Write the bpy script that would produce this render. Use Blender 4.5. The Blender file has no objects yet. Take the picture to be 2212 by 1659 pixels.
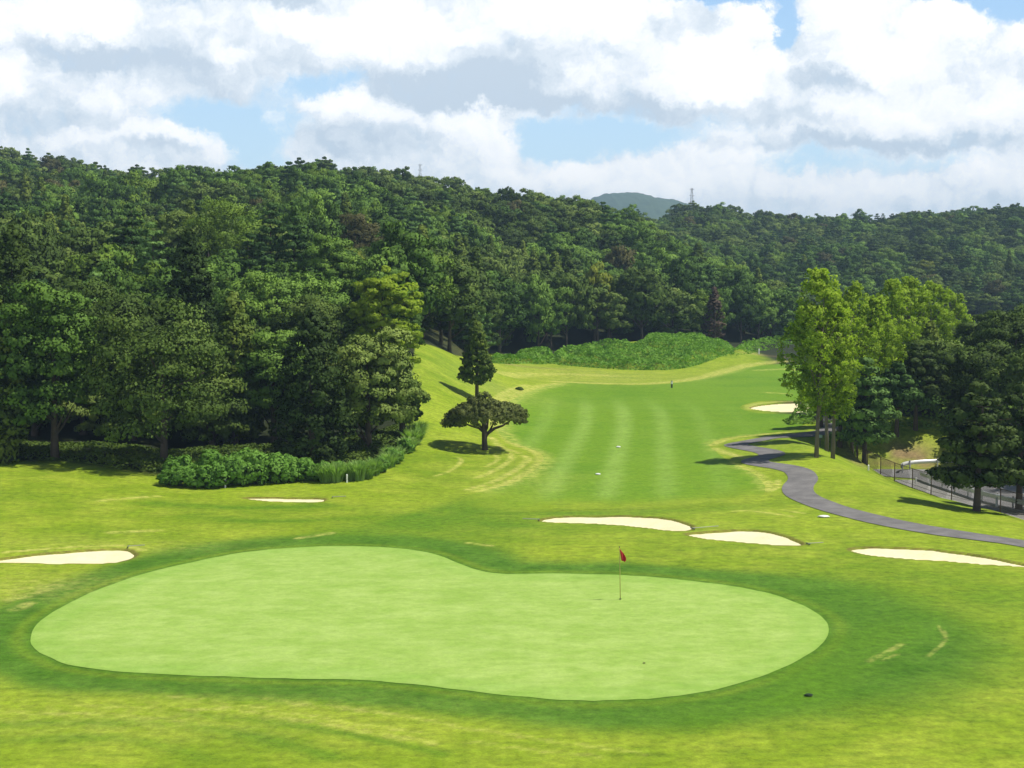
import bpy, math, random
import numpy as np
from mathutils import Vector
from mathutils.geometry import delaunay_2d_cdt

SC = bpy.context.scene
COL = SC.collection
R = math.radians
RNG = np.random.default_rng(11)

# ------------------------------------------------------------------ camera
CAM_H = 13.2          # eye height above the putting green
FPX = 3195.0          # focal length in the px of a 2212 px wide picture
HOR = 600.0           # horizon row in that picture
cam_d = bpy.data.cameras.new("camera")
cam = bpy.data.objects.new("camera", cam_d)
COL.objects.link(cam)
cam.location = (0, 0, CAM_H)
cam_d.sensor_width = 36.0
cam_d.lens = FPX / 2212 * 36
pitch = math.atan((829.5 - HOR) / FPX)
cam.rotation_euler = (R(90) - pitch, 0, 0)
cam_d.clip_start = 0.5
cam_d.clip_end = 20000
SC.camera = cam

# ------------------------------------------------------------------ sun, exposure
SUN_EL, SUN_AZ = 60.0, 91.0        # elevation; azimuth clockwise from +Y
sdir = Vector((math.cos(R(SUN_EL)) * math.sin(R(SUN_AZ)), math.cos(R(SUN_EL)) * math.cos(R(SUN_AZ)), math.sin(R(SUN_EL))))
sun_d = bpy.data.lights.new("sun", 'SUN')
sun_d.energy = 5.0
sun_d.angle = R(0.53)
sun_d.color = (1.0, 0.955, 0.87)
sun = bpy.data.objects.new("sun", sun_d)
COL.objects.link(sun)
sun.location = (60, -20, 120)
sun.rotation_euler = (-sdir).to_track_quat('-Z', 'Y').to_euler()
SC.view_settings.view_transform = 'Standard'
SC.view_settings.look = 'None'
SC.view_settings.exposure = 0.14
SC.view_settings.gamma = 1.0
SC.cycles.max_bounces = 6
SC.cycles.diffuse_bounces = 2
SC.cycles.glossy_bounces = 2
SC.cycles.transmission_bounces = 3
SC.cycles.transparent_max_bounces = 4
SC.cycles.volume_bounces = 0
SC.cycles.use_denoising = True


# ------------------------------------------------------------------ node helper
class NT:
    def __init__(self, tree):
        self.t = tree
        self.n = tree.nodes
        self.l = tree.links

    def node(self, typ, **kw):
        nd = self.n.new(typ)
        for k, v in kw.items():
            setattr(nd, k, v)
        return nd

    def put(self, sock, v):
        if isinstance(v, bpy.types.NodeSocket):
            self.l.new(v, sock)
        elif v is not None:
            if isinstance(v, (tuple, list)) and len(v) == 3 and sock.type == 'RGBA':
                v = (*v, 1)
            sock.default_value = v

    def math(self, op, a, b=None, c=None, clamp=False):
        nd = self.node('ShaderNodeMath', operation=op, use_clamp=clamp)
        for i, v in enumerate((a, b, c)):
            if v is not None:
                self.put(nd.inputs[i], v)
        return nd.outputs[0]

    def vmath(self, op, a, b=None, out=0):
        nd = self.node('ShaderNodeVectorMath', operation=op)
        self.put(nd.inputs[0], a)
        if b is not None:
            if op == 'SCALE':
                self.put(nd.inputs[3], b)
            else:
                self.put(nd.inputs[1], b)
        return nd.outputs['Value'] if op in ('LENGTH', 'DOT_PRODUCT', 'DISTANCE') else nd.outputs[0]

    def noise(self, vec, scale, detail=4.0, rough=0.5, dist=0.0, out='Fac'):
        nd = self.node('ShaderNodeTexNoise')
        self.put(nd.inputs['Vector'], vec)
        self.put(nd.inputs['Scale'], scale)
        nd.inputs['Detail'].default_value = detail
        nd.inputs['Roughness'].default_value = rough
        nd.inputs['Distortion'].default_value = dist
        return nd.outputs[out]

    def mapr(self, v, a, b, c=0.0, d=1.0, smooth=False):
        nd = self.node('ShaderNodeMapRange')
        if smooth:
            nd.interpolation_type = 'SMOOTHSTEP'
        for i, x in enumerate((v, a, b, c, d)):
            self.put(nd.inputs[i], x)
        return nd.outputs[0]

    def mix(self, f, a, b, mode='MIX'):
        nd = self.node('ShaderNodeMix', data_type='RGBA', blend_type=mode)
        nd.clamp_factor = True
        self.put(nd.inputs[0], f)
        self.put(nd.inputs[6], a)
        self.put(nd.inputs[7], b)
        return nd.outputs[2]

    def attr(self, name, out='Fac'):
        nd = self.node('ShaderNodeAttribute', attribute_name=name)
        return nd.outputs[out]

    def xyz(self, x, y, z):
        nd = self.node('ShaderNodeCombineXYZ')
        self.put(nd.inputs[0], x); self.put(nd.inputs[1], y); self.put(nd.inputs[2], z)
        return nd.outputs[0]


# ------------------------------------------------------------------ sky with cumulus clouds
world = bpy.data.worlds.new("World")
SC.world = world
world.use_nodes = True
w = NT(world.node_tree)
w.n.clear()
w_out = w.node('ShaderNodeOutputWorld')
bg = w.node('ShaderNodeBackground')
w.l.new(bg.outputs[0], w_out.inputs[0])
bg.inputs[1].default_value = 0.10
sky = w.node('ShaderNodeTexSky', sky_type='NISHITA')
sky.sun_disc = False
sky.sun_elevation = R(SUN_EL)
sky.sun_rotation = R(SUN_AZ)
sky.altitude = 50
sky.air_density = 1.0
sky.dust_density = 0.6
sky.ozone_density = 1.2
tc = w.node('ShaderNodeTexCoord')
sp = w.node('ShaderNodeSeparateXYZ')
w.l.new(tc.outputs['Generated'], sp.inputs[0])
az = w.math('ARCTAN2', sp.outputs[0], sp.outputs[1])
el = w.math('ARCSINE', sp.outputs[2])
# angles in hundredths of the picture: U right, V up from the horizon
U = w.math('MULTIPLY', az, FPX / 100)
V = w.math('MULTIPLY', el, FPX / 100)
P0 = w.xyz(U, V, 0.0)
w1 = w.vmath('SUBTRACT', w.noise(P0, 0.55, 2.0, 0.5, out='Color'), (0.5, 0.5, 0.5))
w2 = w.vmath('SUBTRACT', w.noise(P0, 2.2, 8.0, 0.68, out='Color'), (0.5, 0.5, 0.5))
PW = w.vmath('ADD', P0, w.vmath('ADD', w.vmath('SCALE', w1, 1.0), w.vmath('SCALE', w2, 0.8)))


def blobs(lst, vec):
    tot = None
    for (u, v, su, sv, wt) in lst:
        cu = math.atan((u - 1106) / FPX) * FPX / 100
        d = w.vmath('SUBTRACT', vec, (cu, (HOR - v) / 100, 0))
        d = w.vmath('MULTIPLY', d, (100 / su, 100 / sv, 0))
        b = w.mapr(w.vmath('LENGTH', d), 1.35, 0.25, 0.0, wt, smooth=True)
        tot = b if tot is None else w.math('ADD', tot, b)
    return tot


HOLES = [(500, 262, 190, 62, 1.0), (575, 330, 75, 60, .9), (670, 190, 120, 34, .75), (1270, 300, 190, 60, 1.0), (1180, 330, 60, 70, .5),
         (1560, 5, 190, 34, 1.1), (1688, 75, 34, 62, 1.3), (2010, 5, 200, 30, .9), (2140, 42, 110, 60, 1.5), (2060, 20, 70, 40, .6),
         (1850, 365, 330, 30, .6), (1690, 350, 100, 40, .35), (1500, 290, 140, 40, .5), (430, 20, 60, 25, .3)]
WHITE = [(190, 40, 110, 75, .9), (240, 70, 60, 45, .5), (40, 60, 70, 60, .5), (25, 195, 45, 60, .9), (300, 215, 110, 50, .6), (500, 135, 60, 24, .7), (840, 80, 240, 75, .8),
         (700, 60, 140, 55, .4), (1250, 30, 220, 60, 1.0), (1560, 175, 150, 75, 1.2), (1480, 115, 90, 30, .5), (1610, 60, 75, 50, .9), (1790, 80, 80, 70, .5), (1860, 45, 70, 60, .7),
         (2050, 75, 90, 45, 1.2), (2190, 110, 50, 40, 1.0), (1950, 140, 110, 60, .6), (1850, 150, 110, 50, .5), (1950, 250, 220, 50, .7),
         (2180, 240, 70, 60, .6), (760, 225, 80, 30, .8), (850, 250, 120, 35, .6), (1020, 270, 75, 45, .8), (1080, 330, 60, 60, .7), (600, 290, 30, 50, .6),
         (400, 298, 110, 22, 1.0), (210, 305, 110, 20, .9), (500, 325, 50, 22, .7), (1225, 375, 70, 40, .8), (1560, 360, 190, 70, .55), (1380, 400, 160, 50, .55), (1850, 420, 200, 45, .5),
         (2150, 380, 120, 50, .5), (1250, 180, 120, 60, .3), (1100, 400, 80, 30, .6)]
GREY = [(560, 18, 190, 24, .8), (420, 190, 200, 60, .5), (230, 140, 240, 36, .6), (960, 190, 230, 50, .75), (1030, 225, 220, 30, .6), (1110, 140, 130, 60, .4),
        (640, 130, 120, 50, .3), (130, 290, 220, 50, .3), (780, 310, 160, 50, .5), (1250, 225, 250, 30, .5), (1450, 240, 120, 22, .5), (1620, 262, 200, 25, .4), (1760, 195, 120, 24, .5),
        (1870, 325, 320, 22, .7), (350, 325, 60, 16, .4), (1740, 120, 70, 40, .25), (1500, 60, 120, 30, .3), (60, 20, 70, 20, .3)]
hole = blobs(HOLES, PW)
white = blobs(WHITE, PW)
grey = blobs(GREY, PW)
n_big = w.noise(PW, 0.42, 5.0, 0.55)
n_fine = w.noise(w.vmath('ADD', PW, (3.1, 7.7, 0)), 1.5, 8.0, 0.6)
n_off = w.noise(w.vmath('ADD', PW, (3.1 + .16, 7.7 + .20, 0)), 1.5, 8.0, 0.6)
relief = w.math('SUBTRACT', n_fine, n_off)
high = w.mapr(el, 0.20, 0.45, 0.0, 0.95)              # fewer clouds overhead
cov = w.math('ADD', 0.80, w.math('MULTIPLY', w.math('SUBTRACT', n_fine, 0.5), 0.9))
cov = w.math('ADD', cov, w.math('MULTIPLY', w.math('SUBTRACT', n_big, 0.5), 0.5))
cov = w.math('SUBTRACT', cov, w.math('MULTIPLY', hole, 0.72))
cov = w.math('ADD', cov, w.math('MULTIPLY', white, 0.35))
cov = w.math('SUBTRACT', cov, high)
C = w.mapr(cov, 0.18, 0.78, 0.0, 1.0, smooth=True)
br = w.math('ADD', 0.43, w.math('MULTIPLY', relief, 1.1))
br = w.math('ADD', br, w.math('MULTIPLY', white, 0.62))
br = w.math('SUBTRACT', br, w.math('MULTIPLY', grey, 0.8))
br = w.math('ADD', br, w.math('MULTIPLY', w.math('SUBTRACT', n_big, 0.5), 0.5))
br = w.math('ADD', br, w.mapr(C, 0.2, 0.75, 0.10, 0.0))
br = w.mapr(br, -0.05, 1.0, 0.0, 1.0, smooth=False)
cr = w.node('ShaderNodeValToRGB')
w.l.new(br, cr.inputs[0])
els = cr.color_ramp.elements
els[0].position = 0.0; els[0].color = (0.50, 0.59, 0.69, 1)
els[1].position = 1.0; els[1].color = (1.0, 1.0, 0.995, 1)
e = els.new(0.35); e.color = (0.68, 0.75, 0.82, 1)
e = els.new(0.65); e.color = (0.88, 0.91, 0.94, 1)
cloud = w.mix(1.0, cr.outputs[0], (12.0, 11.8, 11.6), 'MULTIPLY')
blue_k = w.mapr(el, 0.04, 0.19, 0.0, 1.0)
blue = w.mix(blue_k, (7.0, 9.6, 11.2), (3.6, 6.2, 9.6))
blue = w.mix(0.8, w.mix(1.0, sky.outputs[0], (1.5, 1.4, 1.35), 'MULTIPLY'), blue)
up = w.mapr(el, 0.3, 0.9, 0.0, 1.0)
blue = w.mix(up, blue, sky.outputs[0])
tot = w.mix(C, blue, cloud)
dim = w.mapr(el, 0.22, 0.5, 1.0, 0.42)  # darkens the unseen sky overhead, only to cut ambient fill
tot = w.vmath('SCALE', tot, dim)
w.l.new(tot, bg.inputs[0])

# ------------------------------------------------------------------ ground heights
def smooth(t):
    t = np.clip(t, 0, 1)
    return t * t * (3 - 2 * t)


def vnoise(x, y, seed=0):
    """value noise on numpy arrays"""
    xi = np.floor(x).astype(np.int64); yi = np.floor(y).astype(np.int64)
    fx = x - xi; fy = y - yi
    fx = fx * fx * (3 - 2 * fx); fy = fy * fy * (3 - 2 * fy)

    def h(a, b):
        n = (a * 374761393 + b * 668265263 + seed * 974711) & 0x7fffffff
        n = ((n ^ (n >> 13)) * 1274126177) & 0x7fffffff
        return ((n ^ (n >> 16)) & 0xffff) / 65535.0
    return (h(xi, yi) * (1 - fx) + h(xi + 1, yi) * fx) * (1 - fy) + (h(xi, yi + 1) * (1 - fx) + h(xi + 1, yi + 1) * fx) * fy


def fbm(x, y, seed=0, o=4):
    s = 0; a = 0.5; t = 0
    for i in range(o):
        s = s + a * vnoise(x * 2 ** i, y * 2 ** i, seed + i); t += a; a *= 0.5
    return s / t - 0.5


TU = np.array([-900, 0, 200, 400, 600, 750, 850, 900, 950, 1000, 1060, 1150, 1300, 1500, 1700, 1775, 1850, 1950, 2212, 3100], float)
TY = np.array([20, 60, 75, 85, 95, 105, 115, 125, 140, 155, 170, 190, 220, 260, 320], float)
TZ = np.array([
    # -900  0    200  400  600  750  850  900  950  1000 1060 1150 1300 1500 1700 1850 1950 2212 3100
    [0, 0, 0, 0, 0, 0, 0, 0, 0, 0, 0, 0, 0, 0, 0, 0, 0, 0, 0, 0],   # 20
    [0.1, 0, 0, 0, 0, 0, 0, 0, 0, 0, 0, 0, 0, 0, 0, 0, 0, 0.1, 0.1, 0.2],   # 60
    [0.4, 0.1, 0, 0, 0, 0, 0, 0, 0, 0, 0, 0.1, 0.2, 0.3, 0.2, 0.15, 0.1, 0.1, 0.1, 0.3],   # 75
    [0.8, 0.4, 0.2, 0.1, 0, 0.1, 0.1, 0, 0, 0, 0, 0, 0, 0, 0, 0.05, 0.1, 0.2, 0.1, 0],   # 85
    [1.6, 0.8, 0.5, 0.1, 0.1, 0.2, 0.2, 0.1, 0.1, 0.1, 0, 0, 0, 0, 0.1, 0.3, 0.25, -0.05, 0, 0],   # 95
    [2, 0.9, 0.8, 0.3, 0.3, 0.3, 0.35, 0.3, 0.2, 0.2, 0.1, 0, 0, 0, 0.6, 0.9, 0.1, -0.2, 0, 0],   # 105
    [3, 1.4, 1.2, 0.7, 0.7, 0.8, 1.3, 1, 0.7, 0.3, 0.2, 0, 0, 0, 0.3, 0.6, 0, -0.4, 0, 0],   # 115
    [4, 2.2, 2, 1.6, 1.6, 2, 2.8, 2.5, 1.9, 1, 0.5, 0.1, 0, 0, 0.1, 0.3, 0.4, 0, 0, 0],   # 125
    [5.5, 3.6, 3.4, 3, 3.2, 4, 5, 4.6, 3.5, 2.1, 1, 0.3, 0, 0, 0, 0.25, 0.5, 1, 1.5, 2],   # 140
    [7, 5, 4.8, 4.6, 4.8, 5.8, 6.8, 6.4, 5, 3.2, 1.6, 0.4, 0, 0, 0, 0.15, 0.3, 1, 2.5, 3],   # 155
    [8, 5.5, 5.3, 5.2, 5.4, 6.2, 7, 6.6, 5.2, 3.4, 1.7, 0.4, 0.1, 0.1, 0, 0.1, 0.2, 1, 2.5, 4],   # 170
    [8.5, 5.5, 5.3, 5.2, 5.3, 5.8, 6, 5.5, 4.4, 3, 1.6, 0.4, 0.2, 0.1, 0, 0, 0, 0.5, 2, 4],   # 190
    [9, 5.5, 5, 5, 5, 5, 5, 4.4, 3.4, 2.2, 1.4, 0.7, 0.3, 0.2, 0, 0, 0, 0, 1, 3],   # 220
    [9, 5.5, 5, 5, 5, 5, 4.6, 4, 3.2, 2.4, 1.8, 1.2, 0.8, 0.5, 0.3, 0.15, 0, 0, 0.5, 2],   # 260
    [9, 5.5, 5, 5, 5, 5, 4.6, 4, 3.2, 2.4, 1.8, 1.2, 0.8, 0.6, 0.4, 0.2, 0, 0, 0, 1],   # 320
])
# resample to a fine smooth grid
GU = np.linspace(-900, 3100, 401)
GY = np.linspace(20, 320, 301)
_iy = np.interp(GY, TY, np.arange(len(TY)))
_iu = np.interp(GU, TU, np.arange(len(TU)))
_y0 = np.clip(_iy.astype(int), 0, len(TY) - 2); _u0 = np.clip(_iu.astype(int), 0, len(TU) - 2)
_fy = (_iy - _y0)[:, None]; _fu = (_iu - _u0)[None, :]
GZ = (TZ[_y0][:, _u0] * (1 - _fy) * (1 - _fu) + TZ[_y0 + 1][:, _u0] * _fy * (1 - _fu) + TZ[_y0][:, _u0 + 1] * (1 - _fy) * _fu + TZ[_y0 + 1][:, _u0 + 1] * _fy * _fu)
for _ in range(3):
    k = 5
    pad = np.pad(GZ, ((k, k), (0, 0)), 'edge'); c = np.cumsum(np.vstack([np.zeros((1, pad.shape[1])), pad]), 0)
    GZ = (c[2 * k + 1:] - c[:-2 * k - 1]) / (2 * k + 1)
    k = 4
    pad = np.pad(GZ, ((0, 0), (k, k)), 'edge'); c = np.cumsum(np.hstack([np.zeros((pad.shape[0], 1)), pad]), 1)
    GZ = (c[:, 2 * k + 1:] - c[:, :-2 * k - 1]) / (2 * k + 1)


def grid_sample(u, Y):
    fu = np.clip((u + 900) / 10, 0, 399.999); fy = np.clip((Y - 20) / 1.0, 0, 299.999)
    i = fu.astype(int); j = fy.astype(int); a = fu - i; b = fy - j
    return GZ[j, i] * (1 - a) * (1 - b) + GZ[j, i + 1] * a * (1 - b) + GZ[j + 1, i] * (1 - a) * b + GZ[j + 1, i + 1] * a * b


A_FOOT = ([-900, 0, 350, 700, 900, 970, 1060, 1190, 1400, 1560, 1700, 3000], [112, 112, 112, 118, 160, 172, 222, 228, 250, 275, 300, 300])
A_CR = ([-900, 0, 400, 700, 1000, 1200, 1300, 1400, 1500, 1700, 3000], [480, 450, 440, 430, 400, 380, 370, 350, 330, 320, 320])
A_SKY = ([-900, 0, 130, 270, 500, 600, 700, 830, 950, 1060, 1130, 1190, 1280, 1350, 1400, 1440, 1500, 1560, 1620, 1680, 1720, 1760],
         [330, 326, 334, 358, 362, 350, 345, 356, 380, 398, 410, 420, 436, 455, 485, 510, 545, 570, 596, 640, 690, 720])
B_SKY = ([900, 1300, 1350, 1425, 1440, 1475, 1560, 1620, 1800, 1900, 2000, 2100, 2212, 3000],
         [470, 452, 454, 468, 452, 440, 438, 455, 462, 462, 452, 446, 438, 430])
FENCE = np.array([(29.7, 60), (29.5, 80), (29.3, 88), (29.2, 93), (29.0, 100), (28.9, 106), (28.6, 111), (28.3, 117), (28.0, 119)])


def fence_x(Y):
    return np.interp(Y, FENCE[:, 1], FENCE[:, 0])


BUNKERS_PLAN = []


def seg_dist(x, y, poly, closed=True):
    d = np.full(x.shape, 1e9)
    n = len(poly)
    for i in range(n if closed else n - 1):
        ax, ay = poly[i]; bx, by = poly[(i + 1) % n]
        ex, ey = bx - ax, by - ay
        L = ex * ex + ey * ey + 1e-12
        t = np.clip(((x - ax) * ex + (y - ay) * ey) / L, 0, 1)
        d = np.minimum(d, (x - ax - t * ex) ** 2 + (y - ay - t * ey) ** 2)
    return np.sqrt(d)


def inside(x, y, poly):
    c = np.zeros(x.shape, bool)
    n = len(poly)
    for i in range(n):
        ax, ay = poly[i]; bx, by = poly[(i + 1) % n]
        if ay == by:
            continue
        c ^= ((ay > y) != (by > y)) & (x < (bx - ax) * (y - ay) / (by - ay) + ax)
    return c


def sdf(x, y, poly):
    """negative inside; evaluated exactly only near the outline"""
    x = np.asarray(x, float); y = np.asarray(y, float)
    poly = np.asarray(poly)
    out = np.full(x.shape, 99.0)
    m = 14
    near = (x > poly[:, 0].min() - m) & (x < poly[:, 0].max() + m) & (y > poly[:, 1].min() - m) & (y < poly[:, 1].max() + m)
    if near.any():
        xs, ys = x[near], y[near]
        d = seg_dist(xs, ys, poly)
        d[inside(xs, ys, poly)] *= -1
        out[near] = d
    return out


def height(x, Y, bunkers=True):
    x = np.asarray(x, float); Y = np.asarray(Y, float)
    Yc = np.maximum(Y, 20)
    u = 1106 + FPX * x / Yc
    z = grid_sample(u, Yc)
    # gentle mounding of the course
    soft = smooth((Y - 84) / 20) * (1 - smooth((Y - 330) / 60))
    z = z + soft * 0.5 * fbm(x / 16, Y / 16, 3, 2)
    # bank of undergrowth below the wood
    gx, gy = (1440 - 1106) / FPX * 243, 243.0
    z = z + 2.5 * np.exp(-((x - gx) / 13.5) ** 2 - ((Y - gy) / 14) ** 2)
    # wooded hill
    yf = np.interp(u, *A_FOOT); yc = np.interp(u, *A_CR); vs = np.interp(u, *A_SKY)
    zc = np.maximum(CAM_H + (HOR - vs) * yc / FPX - 10.2, 0)
    t = (Y - yf) / (yc - yf)
    hillA = zc * np.clip(t, 0, 1) ** 1.55
    hillA = hillA * np.exp(-np.clip((Y - yc) / 120, 0, 9) ** 2)
    amp = smooth((t - 0.15) / 0.3) * (1 - smooth((t - 0.75) / 0.25)) * (zc > 8)
    hillA = hillA + amp * (9 * fbm(x / 55, Y / 75, 21, 3))
    # far ridge
    vb = np.interp(u, *B_SKY)
    zb = CAM_H + (HOR - vb) * 650 / FPX - 10.8
    tb = (Y - 405) / 245
    ub = smooth((u - 1150) / 200)
    hillB = zb * np.clip(tb, 0, 1) ** 1.1 * np.exp(-np.clip((Y - 650) / 300, 0, 9) ** 2) * ub
    ab = smooth(tb / 0.3) * (1 - smooth((tb - 0.7) / 0.3)) * ub
    hillB = hillB + ab * 16 * fbm(x / 60, Y / 160, 37, 3)
    z = z * (1 - smooth((Y - 330) / 60)) + np.maximum(hillA, hillB)
    # sunken road beyond the fence
    zr = np.interp(Y, [60, 80, 88, 93, 100, 106, 111, 121], [-0.4, -0.75, -1.1, -1.45, -1.95, -2.2, -2.4, -2.6])
    side = x - fence_x(Y)
    fall = np.interp(Y, [60, 80, 88, 93, 100, 106, 111, 118], [0, .45, .80, 1.15, 1.6, 1.75, 1.75, 1.6])
    fall = fall * smooth((side + 7.0) / 6.8) * (1 - smooth((Y - 117) / 7)) * (side < 60)
    z = z - fall
    back = 121.5 + 0.0 * x
    k = smooth((side + 0.5) / 1.3) * (1 - smooth((Y - back) / 8.0)) * smooth((Y - 62) / 12)
    z = z * (1 - k) + zr * k
    # ground behind the road
    if bunkers:
        for (poly, dep) in BUNKERS_PLAN:
            d = sdf(x, Y, poly)
            z = z - dep * smooth((-d + 0.02) / 0.5)
    return z


_marY = np.concatenate([np.linspace(36, 140, 900), np.linspace(140.2, 460, 1100), np.linspace(461, 760, 300)])


def ground_at(u, v, ymin=36):
    """plan position where the line of sight through (u, v) first meets the ground"""
    Y = _marY[_marY >= ymin]
    x = (u - 1106) / FPX * Y
    zr = CAM_H - (v - HOR) / FPX * Y
    h = height(x, Y, False)
    b = np.nonzero(h >= zr)[0]
    j = b[0] if len(b) else len(Y) - 1
    return (float(x[j]), float(Y[j]))


def curve_pts(pts, closed=True, n=6):
    """Catmull-Rom through the points"""
    P = np.array(pts, float); N = len(P); out = []
    for i in range(N if closed else N - 1):
        if closed:
            p0, p1, p2, p3 = P[i - 1], P[i], P[(i + 1) % N], P[(i + 2) % N]
        else:
            p0, p1, p2, p3 = P[max(i - 1, 0)], P[i], P[i + 1], P[min(i + 2, N - 1)]
        for k in range(n):
            t = k / n
            out.append(0.5 * (2 * p1 + (p2 - p0) * t + (2 * p0 - 5 * p1 + 4 * p2 - p3) * t * t + (3 * p1 - p0 - 3 * p2 + p3) * t ** 3))
    if not closed:
        out.append(P[-1])
    return out


def to_plan(pts, closed=True, n=6):
    return np.array([ground_at(u, v) for u, v in curve_pts(pts, closed, n)])


GREEN = to_plan([(50, 1393), (65, 1358), (120, 1320), (200, 1282), (300, 1247), (420, 1218), (520, 1199), (640, 1188), (760, 1185), (870, 1191), (940, 1204),
                 (985, 1221), (1030, 1238), (1090, 1247), (1200, 1246), (1340, 1249), (1450, 1257), (1560, 1270), (1660, 1288), (1730, 1311), (1780, 1338), (1800, 1366),
                 (1790, 1398), (1750, 1430), (1680, 1465), (1600, 1492), (1500, 1515), (1380, 1527), (1250, 1529), (1106, 1518), (925, 1497), (775, 1483), (600, 1480),
                 (430, 1474), (275, 1467), (150, 1453), (85, 1430), (58, 1412)], n=4)
FAIRWAY = to_plan([(1172, 985), (1150, 972), (1100, 955), (1075, 930), (1080, 890), (1110, 862), (1155, 842), (1215, 828), (1300, 831), (1400, 832), (1500, 822), (1570, 806),
                   (1625, 792), (1700, 787), (1790, 800), (1800, 850), (1740, 866), (1650, 866), (1600, 880), (1640, 893), (1760, 900), (1720, 925), (1650, 938),
                   (1570, 947), (1535, 962), (1550, 978), (1580, 1000), (1630, 1025), (1655, 1050), (1650, 1075), (1600, 1092), (1480, 1100), (1300, 1104), (1180, 1108), (1080, 1114),
                   (1020, 1112), (990, 1096), (1010, 1074), (1060, 1060), (1110, 1045), (1150, 1022), (1172, 1000)], n=4)
BUNK = {
    'west': [(-60, 1219), (0, 1211), (90, 1200), (180, 1193), (255, 1190), (281, 1197), (284, 1206), (262, 1216), (215, 1222), (120, 1223), (0, 1221), (-60, 1223)],
    'thin': [(520, 1078), (560, 1077), (630, 1078), (692, 1079), (699, 1083), (685, 1087), (620, 1087), (560, 1084)],
    'mid': [(1166, 1128), (1190, 1121), (1240, 1118), (1320, 1117), (1400, 1119), (1455, 1125), (1490, 1135), (1503, 1143), (1487, 1150), (1450, 1150), (1400, 1144), (1340, 1138), (1270, 1134), (1200, 1132)],
    'leaf': [(1484, 1158), (1515, 1154), (1560, 1151), (1600, 1148), (1640, 1149), (1685, 1156), (1720, 1168), (1742, 1181), (1700, 1183), (1650, 1179), (1590, 1174), (1530, 1168)],
    'east': [(1841, 1192), (1870, 1187), (1930, 1187), (1990, 1189), (2070, 1197), (2140, 1207), (2212, 1221), (2290, 1236), (2212, 1229), (2130, 1224), (2050, 1217), (1950, 1211), (1880, 1203)],
    'far': [(1622, 881), (1650, 875), (1700, 871), (1750, 872), (1775, 880), (1745, 890), (1700, 890), (1650, 887)],
}
BUNK = {k: to_plan(v, n=4) for k, v in BUNK.items()}
for k, p in BUNK.items():
    BUNKERS_PLAN.append((p, 0.5 if k != 'far' else 0.6))
PATH_C = to_plan([(2330, 1200), (2212, 1178), (2100, 1162), (2000, 1147), (1900, 1127), (1815, 1105), (1760, 1085), (1732, 1070), (1728, 1053), (1740, 1038), (1728, 1020), (1690, 1010),
                  (1645, 1004), (1632, 997), (1655, 990), (1672, 984), (1655, 976), (1610, 968), (1590, 962), (1625, 955), (1680, 945), (1760, 938), (1800, 925), (1790, 905), (1775, 897)], False, n=5)


# ------------------------------------------------------------------ object helpers
def tag(o, label=None, cat=None, group=None, kind=None):
    if label: o['label'] = label
    if cat: o['category'] = cat
    if group: o['group'] = group
    if kind: o['kind'] = kind
    return o


def mesh_np(name, V, F, mat=None, smooth_sh=False):
    me = bpy.data.meshes.new(name)
    V = np.asarray(V, np.float32)
    if isinstance(F, np.ndarray):
        k = F.shape[1]
        me.vertices.add(len(V)); me.vertices.foreach_set('co', V.ravel())
        me.loops.add(F.size); me.loops.foreach_set('vertex_index', F.astype(np.int32).ravel())
        me.polygons.add(len(F)); me.polygons.foreach_set('loop_start', np.arange(0, F.size, k, dtype=np.int32))
        me.update(calc_edges=True)
    else:
        me.from_pydata(V.tolist(), [], [list(f) for f in F])
        me.update()
    if smooth_sh:
        me.polygons.foreach_set('use_smooth', np.ones(len(me.polygons), bool))
    if mat:
        me.materials.append(mat)
    return me


def link(name, me, parent=None, loc=(0, 0, 0), rz=0.0, scale=(1, 1, 1)):
    o = bpy.data.objects.new(name, me)
    COL.objects.link(o)
    o.location = loc
    o.rotation_euler = (0, 0, rz)
    o.scale = scale
    if parent:
        o.parent = parent
    return o


def add_attr(me, name, arr):
    a = me.attributes.new(name, 'FLOAT', 'POINT' if len(arr) == len(me.vertices) else 'FACE')
    a.data.foreach_set('value', np.asarray(arr, np.float32))


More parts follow.
